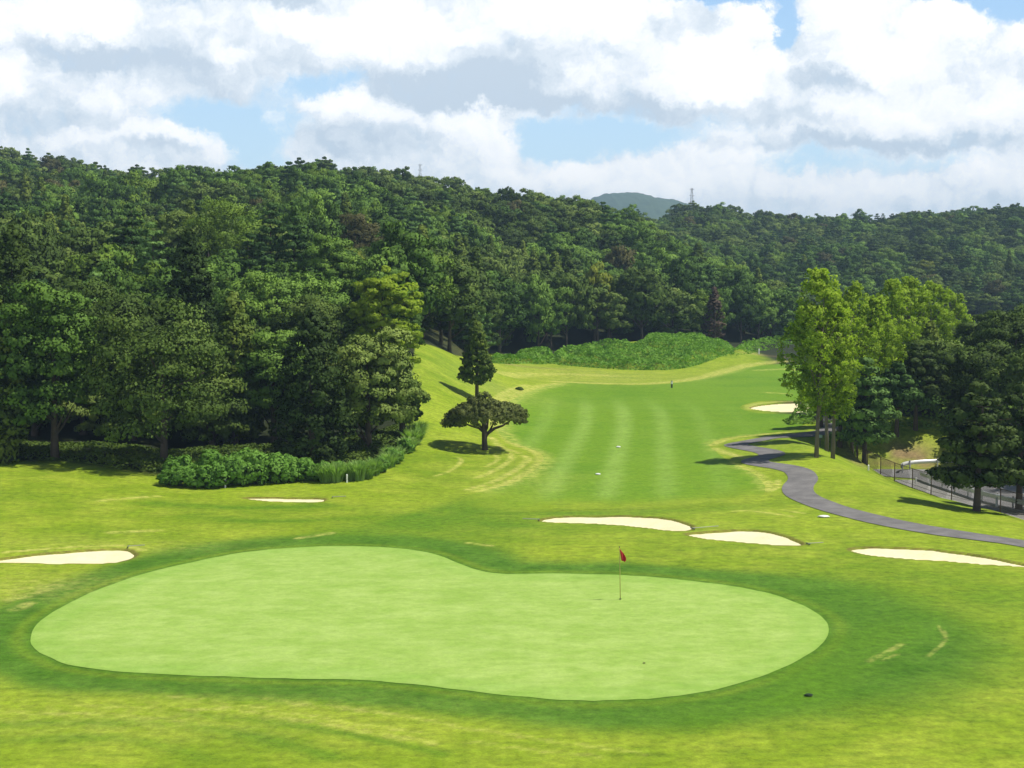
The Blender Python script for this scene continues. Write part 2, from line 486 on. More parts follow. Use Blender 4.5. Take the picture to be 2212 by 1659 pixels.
class MB:
    """collects boxes and tubes into one mesh"""
    def __init__(self):
        self.v = []; self.f = []

    def add(self, V, F):
        b = len(self.v)
        self.v += [tuple(p) for p in V]
        self.f += [tuple(i + b for i in f) for f in F]
        return self

    def box(self, c, s, rz=0.0):
        cx, cy, cz = c; sx, sy, sz = [k / 2 for k in s]
        V = []
        for (a, b, d) in ((-1, -1, -1), (1, -1, -1), (1, 1, -1), (-1, 1, -1), (-1, -1, 1), (1, -1, 1), (1, 1, 1), (-1, 1, 1)):
            x, y = a * sx, b * sy
            V.append((cx + x * math.cos(rz) - y * math.sin(rz), cy + x * math.sin(rz) + y * math.cos(rz), cz + d * sz))
        return self.add(V, [(0, 3, 2, 1), (4, 5, 6, 7), (0, 1, 5, 4), (1, 2, 6, 5), (2, 3, 7, 6), (3, 0, 4, 7)])

    def tube(self, pts, radii, n=7, cap=True):
        pts = [Vector(p) for p in pts]
        if not hasattr(radii, '__len__'):
            radii = [radii] * len(pts)
        V = []; F = []
        for i, p in enumerate(pts):
            d = (pts[min(i + 1, len(pts) - 1)] - pts[max(i - 1, 0)]).normalized()
            a = d.orthogonal().normalized() if abs(d.z) < 0.9 else Vector((1, 0, 0)).cross(d).normalized()
            b = d.cross(a)
            for k in range(n):
                t = 2 * math.pi * k / n
                V.append(p + (a * math.cos(t) + b * math.sin(t)) * radii[i])
        for i in range(len(pts) - 1):
            for k in range(n):
                k2 = (k + 1) % n
                F.append((i * n + k, i * n + k2, (i + 1) * n + k2, (i + 1) * n + k))
        if cap:
            F.append(tuple(range(n))[::-1]); F.append(tuple((len(pts) - 1) * n + k for k in range(n)))
        return self.add(V, F)

    def build(self, name, mat, parent=None, loc=(0, 0, 0), rz=0.0, sm=False):
        me = mesh_np(name, np.array(self.v), self.f, mat, sm)
        return link(name, me, parent, loc, rz)


# ------------------------------------------------------------------ materials
def new_mat(name):
    m = bpy.data.materials.new(name)
    m.use_nodes = True
    t = NT(m.node_tree)
    bsdf = m.node_tree.nodes['Principled BSDF']
    return m, t, bsdf


def plain(name, col, rough=0.7, metal=0.0, var=0.15, scale=3.0, bump=0.0):
    m, t, b = new_mat(name)
    tcn = t.node('ShaderNodeTexCoord')
    n = t.noise(tcn.outputs['Object'], scale, 5, 0.6)
    c2 = tuple(c * (1 - var) for c in col); c3 = tuple(min(1, c * (1 + var)) for c in col)
    t.put(b.inputs['Base Color'], t.mix(n, c2, c3))
    b.inputs['Roughness'].default_value = rough
    b.inputs['Metallic'].default_value = metal
    if bump:
        bn = t.node('ShaderNodeBump'); bn.inputs['Strength'].default_value = bump; bn.inputs['Distance'].default_value = 0.02
        t.put(bn.inputs['Height'], n); t.put(b.inputs['Normal'], bn.outputs[0])
    return m


def leaf_mat(name, dark, mid, light, trans=0.13, gloss=0.06, own=0.58):
    """dark / mid / light leaf colours, chosen per leaf clump, per tree and by a slow noise inside the crown"""
    m, t, b = new_mat(name)
    oi = t.node('ShaderNodeObjectInfo')
    lf = t.attr('leaf')
    tcn = t.node('ShaderNodeTexCoord')
    nz = t.noise(tcn.outputs['Object'], 0.45, 3, 0.6)
    f = t.math('ADD', t.math('MULTIPLY', lf, 0.36), t.math('ADD', t.math('MULTIPLY', oi.outputs['Random'], own), (0.58 - own) * 0.6))
    f = t.math('ADD', f, t.math('MULTIPLY', t.math('SUBTRACT', nz, 0.5), 0.7))
    f = t.math('ADD', f, 0.02)
    rp = t.node('ShaderNodeValToRGB')
    t.put(rp.inputs[0], f)
    e = rp.color_ramp.elements
    e[0].position = 0.05; e[0].color = (*dark, 1)
    e[1].position = 0.95; e[1].color = (*light, 1)
    k = e.new(0.5); k.color = (*mid, 1)
    t.put(b.inputs['Base Color'], rp.outputs[0])
    b.inputs['Roughness'].default_value = 0.6
    b.inputs['Specular IOR Level'].default_value = gloss
    tr = t.node('ShaderNodeBsdfTranslucent')
    t.put(tr.inputs['Color'], t.mix(1.0, rp.outputs[0], (1.15, 1.35, 0.55), 'MULTIPLY'))
    mx = t.node('ShaderNodeMixShader')
    mx.inputs[0].default_value = trans
    t.l.new(b.outputs[0], mx.inputs[1]); t.l.new(tr.outputs[0], mx.inputs[2])
    outn = [n for n in m.node_tree.nodes if n.type == 'OUTPUT_MATERIAL'][0]
    t.l.new(mx.outputs[0], outn.inputs[0])
    return m


M_OAK = leaf_mat('oak_leaves', (0.033, 0.055, 0.012), (0.091, 0.147, 0.027), (0.235, 0.305, 0.067))
M_BROAD = leaf_mat('broad_leaves', (0.034, 0.071, 0.013), (0.093, 0.174, 0.027), (0.222, 0.356, 0.056))
M_CEDAR = leaf_mat('cedar_needles', (0.033, 0.059, 0.011), (0.089, 0.140, 0.022), (0.218, 0.277, 0.044))
M_PINE = leaf_mat('pine_needles', (0.032, 0.069, 0.018), (0.081, 0.158, 0.036), (0.200, 0.336, 0.077))
M_POP = leaf_mat('poplar_leaves', (0.167, 0.263, 0.020), (0.279, 0.397, 0.033), (0.409, 0.536, 0.066), trans=0.38, own=0.2)
M_LIME = leaf_mat('lime_leaves', (.150, .235, .018), (.270, .370, .028), (.400, .490, .050), trans=0.35, own=0.1)
M_DOME = leaf_mat('dome_leaves', (0.061, 0.078, 0.022), (0.121, 0.146, 0.038), (0.203, 0.223, 0.062), own=0.2)
M_DEAD = leaf_mat('dead_needles', (0.08, 0.056, 0.038), (0.125, 0.09, 0.062), (0.18, 0.135, 0.095), trans=0.03)
M_RUST = leaf_mat('rust_leaves', (0.060, 0.068, 0.022), (0.106, 0.101, 0.036), (0.145, 0.143, 0.050), trans=0.1)
M_GOLD = leaf_mat('golden_leaves', (0.1, 0.14, 0.018), (0.17, 0.21, 0.026), (0.27, 0.29, 0.036), trans=0.2, own=0.2)
M_FRESH = leaf_mat('fresh_leaves', (0.064, 0.114, 0.015), (0.135, 0.218, 0.027), (0.249, 0.359, 0.048), own=0.2)
M_DARK = leaf_mat('dark_needles', (.020, .038, .010), (.044, .076, .018), (.100, .140, .032), own=0.25)
M_SHRUB = leaf_mat('shrub_leaves', (0.08, 0.18, 0.028), (0.15, 0.3, 0.045), (0.26, 0.43, 0.09), trans=0.25, own=0.2)
M_REED = leaf_mat('reed_leaves', (0.17, 0.28, 0.06), (0.27, 0.41, 0.11), (0.4, 0.53, 0.21), trans=0.4)
M_KUDZU = leaf_mat('kudzu_leaves', (0.08, 0.18, 0.022), (0.15, 0.3, 0.034), (0.26, 0.44, 0.07), trans=0.28)
M_BARK = plain('bark', (0.085, 0.065, 0.048), 0.9, 0, 0.45, 2.5, 0.6)
M_BARKP = plain('pale_bark', (0.15, 0.125, 0.095), 0.9, 0, 0.4, 2.5, 0.5)
M_WHITE = plain('white_paint', (0.78, 0.78, 0.74), 0.5, 0, 0.08, 4)
M_BROWN = plain('brown_steel', (0.075, 0.042, 0.028), 0.6, 0.2, 0.3, 4)
M_GALV = plain('galvanised_steel', (0.62, 0.62, 0.60), 0.45, 0.35, 0.15, 2)
M_GREYP = plain('grey_posts', (0.42, 0.42, 0.40), 0.6, 0.1, 0.2, 3)


def grass_mat(kind):
    m, t, b = new_mat(kind + '_turf')
    geo = t.node('ShaderNodeNewGeometry')
    P = geo.outputs['Position']
    big = t.noise(P, 0.055, 4, 0.55)
    mid = t.noise(P, 0.32, 5, 0.6)
    fine = t.noise(P, 2.6, 5, 0.65)
    tiny = t.noise(P, 11.0, 5, 0.8)
    # blades lean in streaks
    st = t.noise(t.vmath('MULTIPLY', P, (0.55, 2.1, 1.0)), 1.0, 5, 0.6)
    rough = t.mix(t.mapr(big, 0.35, 0.65), (0.152, 0.240, 0.008), (0.240, 0.322, 0.013))
    rough = t.mix(t.mapr(mid, 0.42, 0.72), rough, (0.290, 0.355, 0.028))
    rough = t.mix(t.mapr(st, 0.50, 0.30, 0.0, 0.5), rough, (0.085, 0.160, 0.006))
    if kind == 'rough':
        base = rough
        deep = t.mix(t.mapr(t.noise(P, 0.5, 4, 0.6), 0.35, 0.65), (0.050, 0.135, 0.004), (0.090, 0.195, 0.014))
        base = t.mix(t.attr('collar'), base, deep)
        base = t.mix(t.attr('lush'), base, (0.082, 0.185, 0.005))
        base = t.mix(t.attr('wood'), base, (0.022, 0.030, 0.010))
        base = t.mix(t.attr('soil'), base, (0.230, 0.170, 0.075))
        dr = t.math('MULTIPLY', t.attr('dry'), t.mapr(t.noise(P, 1.6, 5, 0.7), 0.36, 0.62))
        base = t.mix(t.math('MULTIPLY', dr, 0.85), base, (0.500, 0.480, 0.120))
        base = t.mix(t.attr('lip'), base, (0.150, 0.105, 0.035))
        amp = 0.36
    elif kind == 'green':
        base = t.mix(t.mapr(mid, 0.35, 0.65), (0.262, 0.395, 0.070), (0.320, 0.450, 0.098))
        st2 = t.noise(t.vmath('MULTIPLY', P, (0.75, 1.0, 1.0)), 0.9, 6, 0.7)
        base = t.mix(t.mapr(st2, 0.50, 0.70, 0.0, 0.7), base, (0.370, 0.500, 0.130))
        base = t.mix(t.mapr(st2, 0.50, 0.32, 0.0, 0.7), base, (0.225, 0.370, 0.050))
        base = t.mix(t.attr('rim'), base, (0.165, 0.340, 0.035))
        amp = 0.12
    else:
        base = t.mix(t.mapr(big, 0.35, 0.65), (0.098, 0.215, 0.005), (0.150, 0.270, 0.008))
        base = t.mix(t.mapr(t.noise(t.vmath('MULTIPLY', P, (0.05, 0.16, 1.0)), 1.0, 4, 0.6), 0.4, 0.62), base, (0.145, 0.260, 0.010))
        stripe = t.math('MULTIPLY', t.attr('stripe'), t.mapr(mid, 0.25, 0.75, 0.4, 1.0))
        base = t.mix(stripe, base, (0.260, 0.390, 0.070))
        base = t.mix(t.mapr(st, 0.50, 0.30, 0.0, 0.5), base, (0.070, 0.200, 0.005))
        base = t.mix(t.attr('collar'), base, t.mix(mid, (0.055, 0.170, 0.006), (0.095, 0.235, 0.022)))
        base = t.mix(t.math('MULTIPLY', t.attr('dry'), t.mapr(t.noise(P, 1.6, 5, 0.7), 0.36, 0.62, 0, .85)), base, (0.460, 0.470, 0.100))
        base = t.mix(t.attr('edge'), base, t.mix(t.attr('lush'), rough, (0.082, 0.185, 0.005)))
        amp = 0.26
    v = t.math('ADD', t.mapr(fine, 0.25, 0.75, 1 - amp, 1 + amp), t.mapr(tiny, 0.25, 0.75, -amp * 0.9, amp * 0.9))
    hsv = t.node('ShaderNodeHueSaturation')
    t.put(hsv.inputs['Value'], v); t.put(hsv.inputs['Color'], base)
    t.put(b.inputs['Base Color'], hsv.outputs[0])
    b.inputs['Roughness'].default_value = 0.85
    b.inputs['Specular IOR Level'].default_value = 0.15
    bn = t.node('ShaderNodeBump'); bn.inputs['Strength'].default_value = 0.5 if kind != 'green' else 0.2
    bn.inputs['Distance'].default_value = 0.06
    t.put(bn.inputs['Height'], t.math('ADD', fine, t.math('MULTIPLY', tiny, 0.5)))
    t.put(b.inputs['Normal'], bn.outputs[0])
    return m


M_ROUGH, M_GREEN, M_FAIR = grass_mat('rough'), grass_mat('green'), grass_mat('fairway')


def ground_mat(name, c1, c2, s1, s2, bump=0.4):
    m, t, b = new_mat(name)
    geo = t.node('ShaderNodeNewGeometry'); P = geo.outputs['Position']
    n = t.noise(P, s1, 5, 0.6); f = t.noise(P, s2, 4, 0.7)
    c = t.mix(t.mapr(n, 0.3, 0.7), c1, c2)
    hs = t.node('ShaderNodeHueSaturation'); t.put(hs.inputs['Color'], c); t.put(hs.inputs['Value'], t.mapr(f, 0.2, 0.8, 0.85, 1.15))
    t.put(b.inputs['Base Color'], hs.outputs[0])
    b.inputs['Roughness'].default_value = 0.92; b.inputs['Specular IOR Level'].default_value = 0.2
    bn = t.node('ShaderNodeBump'); bn.inputs['Strength'].default_value = bump; bn.inputs['Distance'].default_value = 0.03
    t.put(bn.inputs['Height'], f); t.put(b.inputs['Normal'], bn.outputs[0])
    return m


M_SAND = ground_mat('bunker_sand', (0.72, 0.63, 0.37), (0.80, 0.72, 0.46), 0.8, 9.0, 0.3)
M_ASPH = ground_mat('path_asphalt', (0.125, 0.120, 0.118), (0.215, 0.205, 0.198), 0.9, 14.0, 0.6)
M_ROAD = ground_mat('road_asphalt', (0.17, 0.165, 0.165), (0.23, 0.225, 0.22), 0.5, 10.0)
M_CONC = ground_mat('pavement_concrete', (0.26, 0.25, 0.23), (0.34, 0.33, 0.30), 0.7, 8.0)

# ------------------------------------------------------------------ ground sheet
fine_s = np.linspace(-0.36, 0.36, 760)
side_s = np.concatenate([np.linspace(0.37, 0.8, 40), np.linspace(0.85, 1.6, 12)])
S = np.concatenate([-side_s[::-1], fine_s, side_s])
Yr = np.concatenate([np.linspace(-55, 34, 30), np.linspace(35, 130, 420), np.linspace(130.6, 300, 240), np.linspace(302, 760, 150), np.geomspace(775, 4200, 40)])
YY, SS = np.meshgrid(Yr, S, indexing='ij')
XX = SS * (YY + 60)
XX = np.clip(XX, -3200, 3200)
ZZ = height(XX, YY)
ny, nx = YY.shape
Vg = np.stack([XX.ravel(), YY.ravel(), ZZ.ravel()], 1)
ii = (np.arange(ny - 1)[:, None] * nx + np.arange(nx - 1)[None, :]).ravel()
Fg = np.stack([ii, ii + 1, ii + nx + 1, ii + nx], 1)
ground_me = mesh_np('ground', Vg, Fg, M_ROUGH, True)

DRY_LINES = [   # scalped and sun-dried mower marks, traced on the ground
    ([(560, 1527), (700, 1540), (850, 1560), (980, 1585), (1100, 1605), (1250, 1628), (1400, 1650)], .16),
    ([(150, 1540), (350, 1545), (500, 1552), (650, 1560), (760, 1580), (900, 1600)], .14),
    ([(620, 1537), (740, 1548), (830, 1563)], .12), ([(350, 1520), (450, 1530), (560, 1545)], .12),
    ([(1000, 1618), (1150, 1640), (1300, 1655)], .12),
    ([(1890, 1440), (1930, 1420), (1960, 1402)], .16), ([(1920, 1438), (1950, 1425)], .1), ([(2040, 1362), (2057, 1385), (2045, 1408), (2020, 1428)], .09),
    ([(1175, 990), (1173, 1003), (1140, 1028), (1090, 1050), (1040, 1063)], .8), ([(1130, 985), (1140, 995), (1110, 1020), (1060, 1045), (1010, 1060)], .35),
    ([(1100, 980), (1105, 992), (1080, 1012), (1030, 1035)], .3), ([(1070, 985), (1075, 995), (1050, 1010)], .2), ([(990, 990), (995, 1000), (970, 1020), (940, 1030)], .2),
    ([(1085, 930), (1110, 958), (1150, 972), (1175, 987)], .7), ([(1060, 945), (1085, 968), (1120, 980)], .4),
    ([(1075, 925), (1078, 890), (1105, 862), (1150, 842), (1210, 829)], 1.3), ([(1060, 880), (1090, 850), (1140, 832)], .6),
    ([(1210, 825), (1300, 828), (1400, 829), (1500, 819), (1570, 802), (1625, 788), (1700, 780)], 1.8), ([(1090, 810), (1200, 808), (1320, 812)], 2.2), ([(1640, 800), (1700, 797), (1720, 800)], 1.2),
    ([(1580, 1003), (1630, 1022), (1660, 1045), (1662, 1062)], .45), ([(1640, 1030), (1668, 1045), (1672, 1058)], .3), ([(1685, 1040), (1682, 1056), (1665, 1064)], .25),
    ([(1540, 963), (1570, 950), (1640, 940), (1700, 935)], .6), ([(1545, 970), (1590, 985), (1620, 992)], .5),
    ([(1640, 1108), (1690, 1115), (1720, 1120)], .25), ([(1590, 1108), (1625, 1106)], .2), ([(1700, 1105), (1740, 1112)], .2),
    ([(1625, 885), (1630, 874), (1690, 868), (1760, 868)], .7), ([(1655, 848), (1700, 851)], .7),
    ([(640, 1168), (690, 1160), (710, 1156)], .3), ([(210, 1085), (260, 1080), (330, 1075)], .4), ([(0, 1305), (60, 1290), (110, 1272)], .45), ([(20, 1325), (50, 1312)], .4),
    ([(2, 1198), (80, 1192), (180, 1185), (260, 1184), (300, 1195)], .3), ([(230, 1155), (330, 1150)], .4), ([(1010, 1178), (1060, 1184)], .2),
    ([(470, 1545), (640, 1572), (800, 1600), (930, 1625)], .22), ([(0, 1555), (200, 1560), (380, 1572)], .2),
]
DRY_PLAN = [(to_plan(p, False, 4), wd) for p, wd in DRY_LINES]

LUSH_PLAN = [(to_plan(p, False, 4), wd) for p, wd in (
    ([(-40, 1585), (150, 1578), (350, 1582), (550, 1610), (700, 1655)], .45), ([(-40, 1620), (150, 1612), (300, 1622), (420, 1655)], .4),
    ([(400, 1562), (600, 1580), (800, 1615), (950, 1650)], .3), ([(1750, 1480), (1900, 1400), (2000, 1330), (2050, 1260)], 1.6), ([(1500, 1560), (1700, 1530), (1850, 1460)], 1.3),
    ([(760, 1155), (860, 1142), (950, 1125), (1040, 1105)], 2.2), ([(820, 1140), (930, 1110), (1020, 1085)], 1.6), ([(1040, 1112), (1200, 1112), (1400, 1108), (1600, 1098)], 1.2),
    ([(330, 1090), (500, 1100), (700, 1095)], 1.0), ([(400, 1120), (600, 1130), (800, 1120)], .8))]


def masks(x, y):
    """turf masks for the ground vertices"""
    out = {}
    dg = sdf(x, y, GREEN)
    near = dg < 90
    wobble = 0.8 * fbm(x / 2.5, y / 3.5, 5, 3)
    wid = 2.3 + 1.2 * smooth((x + 2) / 14) * smooth((60 - y) / 10) + 2.0 * smooth((x - 8) / 8) + 0.8 * smooth((y - 66) / 6)
    collar = 1 - smooth((dg + wobble - wid * 0.75) / (wid * 0.75))
    collar = collar * (1 - .32 * np.exp(-((dg - .45) / .28) ** 2))
    out['collar'] = np.where(near, collar, 0)
    # lush strip joining the collar to the fairway, and the dark slope right of the green
    xa, ya = ground_at(960, 1140); xb, yb = ground_at(1100, 1110)
    lush = np.exp(-((x - xa) / 6) ** 2 - ((y - ya) / 5.5) ** 2) * 0.9
    xb, yb = ground_at(2050, 1290)
    lush = np.maximum(lush, np.exp(-((x - xb) / 5.5) ** 2 - ((y - yb) / 6) ** 2) * 0.75)
    for pl, wd in LUSH_PLAN:
        m = (x > pl[:, 0].min() - 4) & (x < pl[:, 0].max() + 4) & (y > pl[:, 1].min() - 4) & (y < pl[:, 1].max() + 4)
        if m.any():
            d = seg_dist(x[m], y[m], pl, False)
            lush[m] = np.maximum(lush[m], .8 * np.exp(-(d / wd) ** 2))
    out['lush'] = np.clip(lush * (0.8 + 1.2 * fbm(x / 3, y / 3, 8, 3)), 0, 1)
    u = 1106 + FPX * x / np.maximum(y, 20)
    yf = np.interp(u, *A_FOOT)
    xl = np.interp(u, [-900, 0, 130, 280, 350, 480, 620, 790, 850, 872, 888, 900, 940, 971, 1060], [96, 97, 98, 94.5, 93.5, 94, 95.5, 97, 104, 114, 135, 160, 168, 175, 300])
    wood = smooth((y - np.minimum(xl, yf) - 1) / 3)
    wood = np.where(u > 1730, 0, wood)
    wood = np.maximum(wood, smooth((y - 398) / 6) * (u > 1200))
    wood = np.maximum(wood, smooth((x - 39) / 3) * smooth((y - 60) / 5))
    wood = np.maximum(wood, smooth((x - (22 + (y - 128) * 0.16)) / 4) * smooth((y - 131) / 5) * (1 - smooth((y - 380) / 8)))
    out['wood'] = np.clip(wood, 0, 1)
    soil = np.exp(-((x - 33.5) / 3.5) ** 2 - ((y - 124.0) / 2.2) ** 2) + 0.7 * np.exp(-((x - 27.5) / 1.3) ** 2 - ((y - 118) / 4.5) ** 2)
    sx, sy = ground_at(1640, 766)
    soil = soil + np.exp(-((x - sx) / 8) ** 2 - ((y - sy) / 2) ** 2) * 0.5
    sx, sy = ground_at(1120, 790)
    soil = soil + np.exp(-((x - sx) / 8) ** 2 - ((y - sy) / 1.5) ** 2) * 0.5
    out['soil'] = np.clip(soil * (0.8 + 1.5 * fbm(x / 1.5, y / 1.5, 9, 3)), 0, 1)
    dry = np.zeros_like(x)
    for pl, wd in DRY_PLAN:
        m = (x > pl[:, 0].min() - 4) & (x < pl[:, 0].max() + 4) & (y > pl[:, 1].min() - 6) & (y < pl[:, 1].max() + 6)
        if m.any():
            d = seg_dist(x[m], y[m], pl, False)
            dry[m] = np.maximum(dry[m], 1 - smooth((d - wd * 0.3) / (wd * 1.0)))
    # broad sun-bleached areas
    for (u0, v0, ru, ry, a) in ((1250, 812, 14, 14, .5), (250, 1560, 9, 2.5, .45), (1150, 1040, 3.2, 6, .35), (60, 1275, 3.5, 3, .5), (1100, 850, 5, 9, .4), (240, 1185, 6, 2, .3)):
        gx, gy = ground_at(u0, v0)
        dry = np.maximum(dry, a * np.exp(-((x - gx) / ru) ** 2 - ((y - gy) / ry) ** 2))
    out['dry'] = np.clip(dry, 0, 1) * (1 - .4 * (1 - smooth((y - 55) / 10)))
    lip = np.zeros_like(x)
    for k, p in BUNK.items():
        d = sdf(x, y, p)
        lip = np.maximum(lip, np.exp(-(np.clip(d, -0.5, 9) / 0.13) ** 2) * (d < 1))
    out['lip'] = lip * 0.8
    return out


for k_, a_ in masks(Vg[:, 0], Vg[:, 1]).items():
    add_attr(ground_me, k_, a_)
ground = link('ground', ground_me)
tag(ground, 'rolling yellow-green rough grass around the green and fairway', None, None, 'structure')


def sheet(name, poly, mat, ds, dz, zf=None, attrs=None):
    """a sheet over the ground inside a plan outline"""
    poly = np.asarray(poly)
    x0, y0 = poly.min(0); x1, y1 = poly.max(0)
    gx, gy = np.meshgrid(np.arange(x0, x1, ds), np.arange(y0, y1, ds * 1.3))
    gx = gx + (np.arange(gx.shape[0]) % 2)[:, None] * ds * 0.5
    gx, gy = gx.ravel(), gy.ravel()
    ok = inside(gx, gy, poly)
    gx, gy = gx[ok], gy[ok]
    ok = seg_dist(gx, gy, poly) > ds * 0.4
    gx, gy = gx[ok], gy[ok]
    pts = [Vector((float(a), float(b))) for a, b in poly] + [Vector((float(a), float(b))) for a, b in zip(gx, gy)]
    n = len(poly)
    vo, _, fo, *_ = delaunay_2d_cdt(pts, [(i, (i + 1) % n) for i in range(n)], [], 1, 1e-5)
    P = np.array([(p.x, p.y) for p in vo])
    z = (height(P[:, 0], P[:, 1]) if zf is None else zf(P[:, 0], P[:, 1])) + dz
    me = mesh_np(name, np.column_stack([P, z]), np.array([list(f) for f in fo]), mat, True)
    for k, fn in (attrs or {}).items():
        add_attr(me, k, fn(P[:, 0], P[:, 1]))
    return link(name, me)


def dens(poly, step):
    """resample an outline at even steps"""
    P = np.vstack([poly, poly[:1]])
    L = np.concatenate([[0], np.cumsum(np.hypot(*np.diff(P, axis=0).T))])
    t = np.arange(0, L[-1], step)
    return np.column_stack([np.interp(t, L, P[:, 0]), np.interp(t, L, P[:, 1])])


GREEN = dens(GREEN, 0.35)
g = sheet('putting_green', GREEN, M_GREEN, 0.45, 0.012, attrs={
    'rim': lambda x, y: 0.4 * np.exp(-((sdf(x, y, GREEN) + 0.0) / 0.35) ** 2) + 0.3 * np.exp(-((sdf(x, y, GREEN) + 0.9) / 0.35) ** 2)})
tag(g, 'pale smooth mown putting green with a rounded left lobe and pointed right end', None, None, 'structure')


def stripes(x, y):
    # mown lanes run up the fairway and bend left at the far end
    xs = x - 0.1 * (y - 95) + 0.0012 * np.clip(y - 125, 0, 60) ** 2
    s = np.sin(2 * np.pi * (xs - 1.9) / 3.6)
    a = smooth((s - 0.0) / 0.8)
    fade = np.exp(-((xs - 5.5) / 8.0) ** 2) * smooth((y - 84) / 8) * (1 - smooth((y - 140) / 30))
    return np.clip(a * fade * 0.85, 0, 1)


fm = {}
FAIRWAY = dens(FAIRWAY, 0.8)


def fmask(k):
    def f(x, y):
        key = len(x)
        if fm.get('n') != key:
            fm.clear(); fm.update(masks(x, y)); fm['n'] = key
        if k == 'collar':
            d = sdf(x, y, FAIRWAY)
            fade = 1 - smooth((y - 76) / 12)
            return np.clip(fade * 0.6, 0, 1)
        if k == 'edge':     # longer grass creeping over the near end
            d = -sdf(x, y, FAIRWAY) + 2.5 * fbm(x / 1.5, y / 2.5, 44, 3)
            return (1 - smooth((d - .8) / 4.5)) * (1 - smooth((y - 86) / 8))
        return fm[k]
    return f


f_ = sheet('fairway', FAIRWAY, M_FAIR, 0.8, 0.010, attrs={'stripe': stripes, 'collar': fmask('collar'), 'dry': fmask('dry'), 'edge': fmask('edge'), 'lush': fmask('lush')})
tag(f_, 'striped mid-green fairway running up the valley', None, None, 'structure')


# ------------------------------------------------------------------ bunkers
def sand_z(poly, dep):
    def f(x, y):
        d = -sdf(x, y, poly)
        return height(x, y, False) - 0.085 - 0.20 * smooth((d - 0.1) / 1.6) + 0.05 * fbm(x / 1.2, y / 1.2, 4, 3)
    return f


BL = {'west': 'white sand bunker at the left edge beside the pale green',
      'thin': 'thin sliver of sand bunker below the leafy shrubs',
      'mid': 'kidney-shaped sand bunker at the foot of the striped fairway',
      'leaf': 'leaf-shaped sand bunker, middle of the row of three',
      'east': 'long tapering sand bunker nearest the cart path, cut by the right edge',
      'far': 'far sand bunker up the fairway beside the poplars'}
for k, p in BUNK.items():
    pp = dens(p, 0.25)
    pp = pp + np.column_stack([.09 * fbm(pp[:, 0] / .35, pp[:, 1] / .35, 12, 3), .16 * fbm(pp[:, 0] / .35, pp[:, 1] / .35, 13, 3)])
    o = sheet('sand_bunker', pp, M_SAND, 0.35, 0.0, zf=sand_z(pp, 0.4))
    tag(o, BL[k], 'bunker', 'sand bunkers on the course')


# ------------------------------------------------------------------ cart path, road, pavement
def ribbon(name, line, width, mat, dz, sub=5, zf=height):
    L = np.asarray(line)
    seg = np.concatenate([[0], np.cumsum(np.hypot(*np.diff(L, axis=0).T))])
    t = np.arange(0, seg[-1], 0.35)
    P = np.column_stack([np.interp(t, seg, L[:, 0]), np.interp(t, seg, L[:, 1])])
    for _ in range(5):
        P[1:-1] = (P[:-2] + P[1:-1] * 2 + P[2:]) / 4
    T = np.gradient(P, axis=0); T /= np.linalg.norm(T, axis=1)[:, None] + 1e-9
    N = np.column_stack([-T[:, 1], T[:, 0]])
    cols = []
    for k in range(sub + 1):
        o = (k / sub - 0.5) * (width if not callable(width) else width(P)[:, None])
        cols.append(P + N * (o + 0.05 * (k in (0, sub)) * fbm(t / 1.3, t * 0 + k, 2, 3)[:, None]))
    V = np.stack(cols, 1); n = len(P)
    x, y = V[..., 0].ravel(), V[..., 1].ravel()
    me_v = np.column_stack([x, y, zf(x, y) + dz])
    idx = (np.arange(n - 1)[:, None] * (sub + 1) + np.arange(sub)[None, :]).ravel()
    F = np.stack([idx, idx + sub + 1, idx + sub + 2, idx + 1], 1)[:, ::-1]
    return link(name, mesh_np(name, me_v, F, mat, True)), P, N


path_o, PATHP, PATHN = ribbon('cart_path', PATH_C, lambda P: np.interp(P[:, 1], [70, 90, 110, 140], [2.2, 1.9, 1.9, 1.7]), M_ASPH, 0.03)
tag(path_o, 'narrow grey asphalt cart path winding past the fairway', None, None, 'structure')
road_poly = np.array([(31.6, 70), (38.5, 70), (38.5, 110), (44, 113.5), (70, 114), (70, 120.3), (44, 120.6), (34, 121.2), (29.8, 121.4), (28.9, 119.6), (29.2, 116.5), (31.6, 114.5)])
road_o = sheet('road', dens(road_poly, 0.8), M_ROAD, 0.9, 0.04)
tag(road_o, 'shaded asphalt road bending away behind the mesh fence', None, None, 'structure')
pav = dens(np.array([(29.9, 70), (31.2, 70), (31.2, 113.8), (29.5, 113.8)]), 0.8)
pav_o = sheet('pavement', pav, M_CONC, 0.6, 0.05)
tag(pav_o, 'pale concrete strip between the mesh fence and the guardrail', None, None, 'structure')
kb = MB()
for y0 in np.arange(70, 113, 2.0):
    zz = float(height(31.35, y0 + 1, False))
    z1 = float(height(31.35, y0, False)); z2 = float(height(31.35, y0 + 2, False))
    kb.add([(31.25, y0, z1 - .1), (31.45, y0, z1 - .1), (31.45, y0, z1 + .15), (31.25, y0, z1 + .15), (31.25, y0 + 1.99, z2 - .1), (31.45, y0 + 1.99, z2 - .1), (31.45, y0 + 1.99, z2 + .15), (31.25, y0 + 1.99, z2 + .15)],
           [(0, 1, 2, 3), (7, 6, 5, 4), (0, 4, 5, 1), (1, 5, 6, 2), (2, 6, 7, 3), (3, 7, 4, 0)])
kb_o = kb.build('kerb', M_CONC)
tag(kb_o, 'concrete kerb along the road edge', None, None, 'structure')


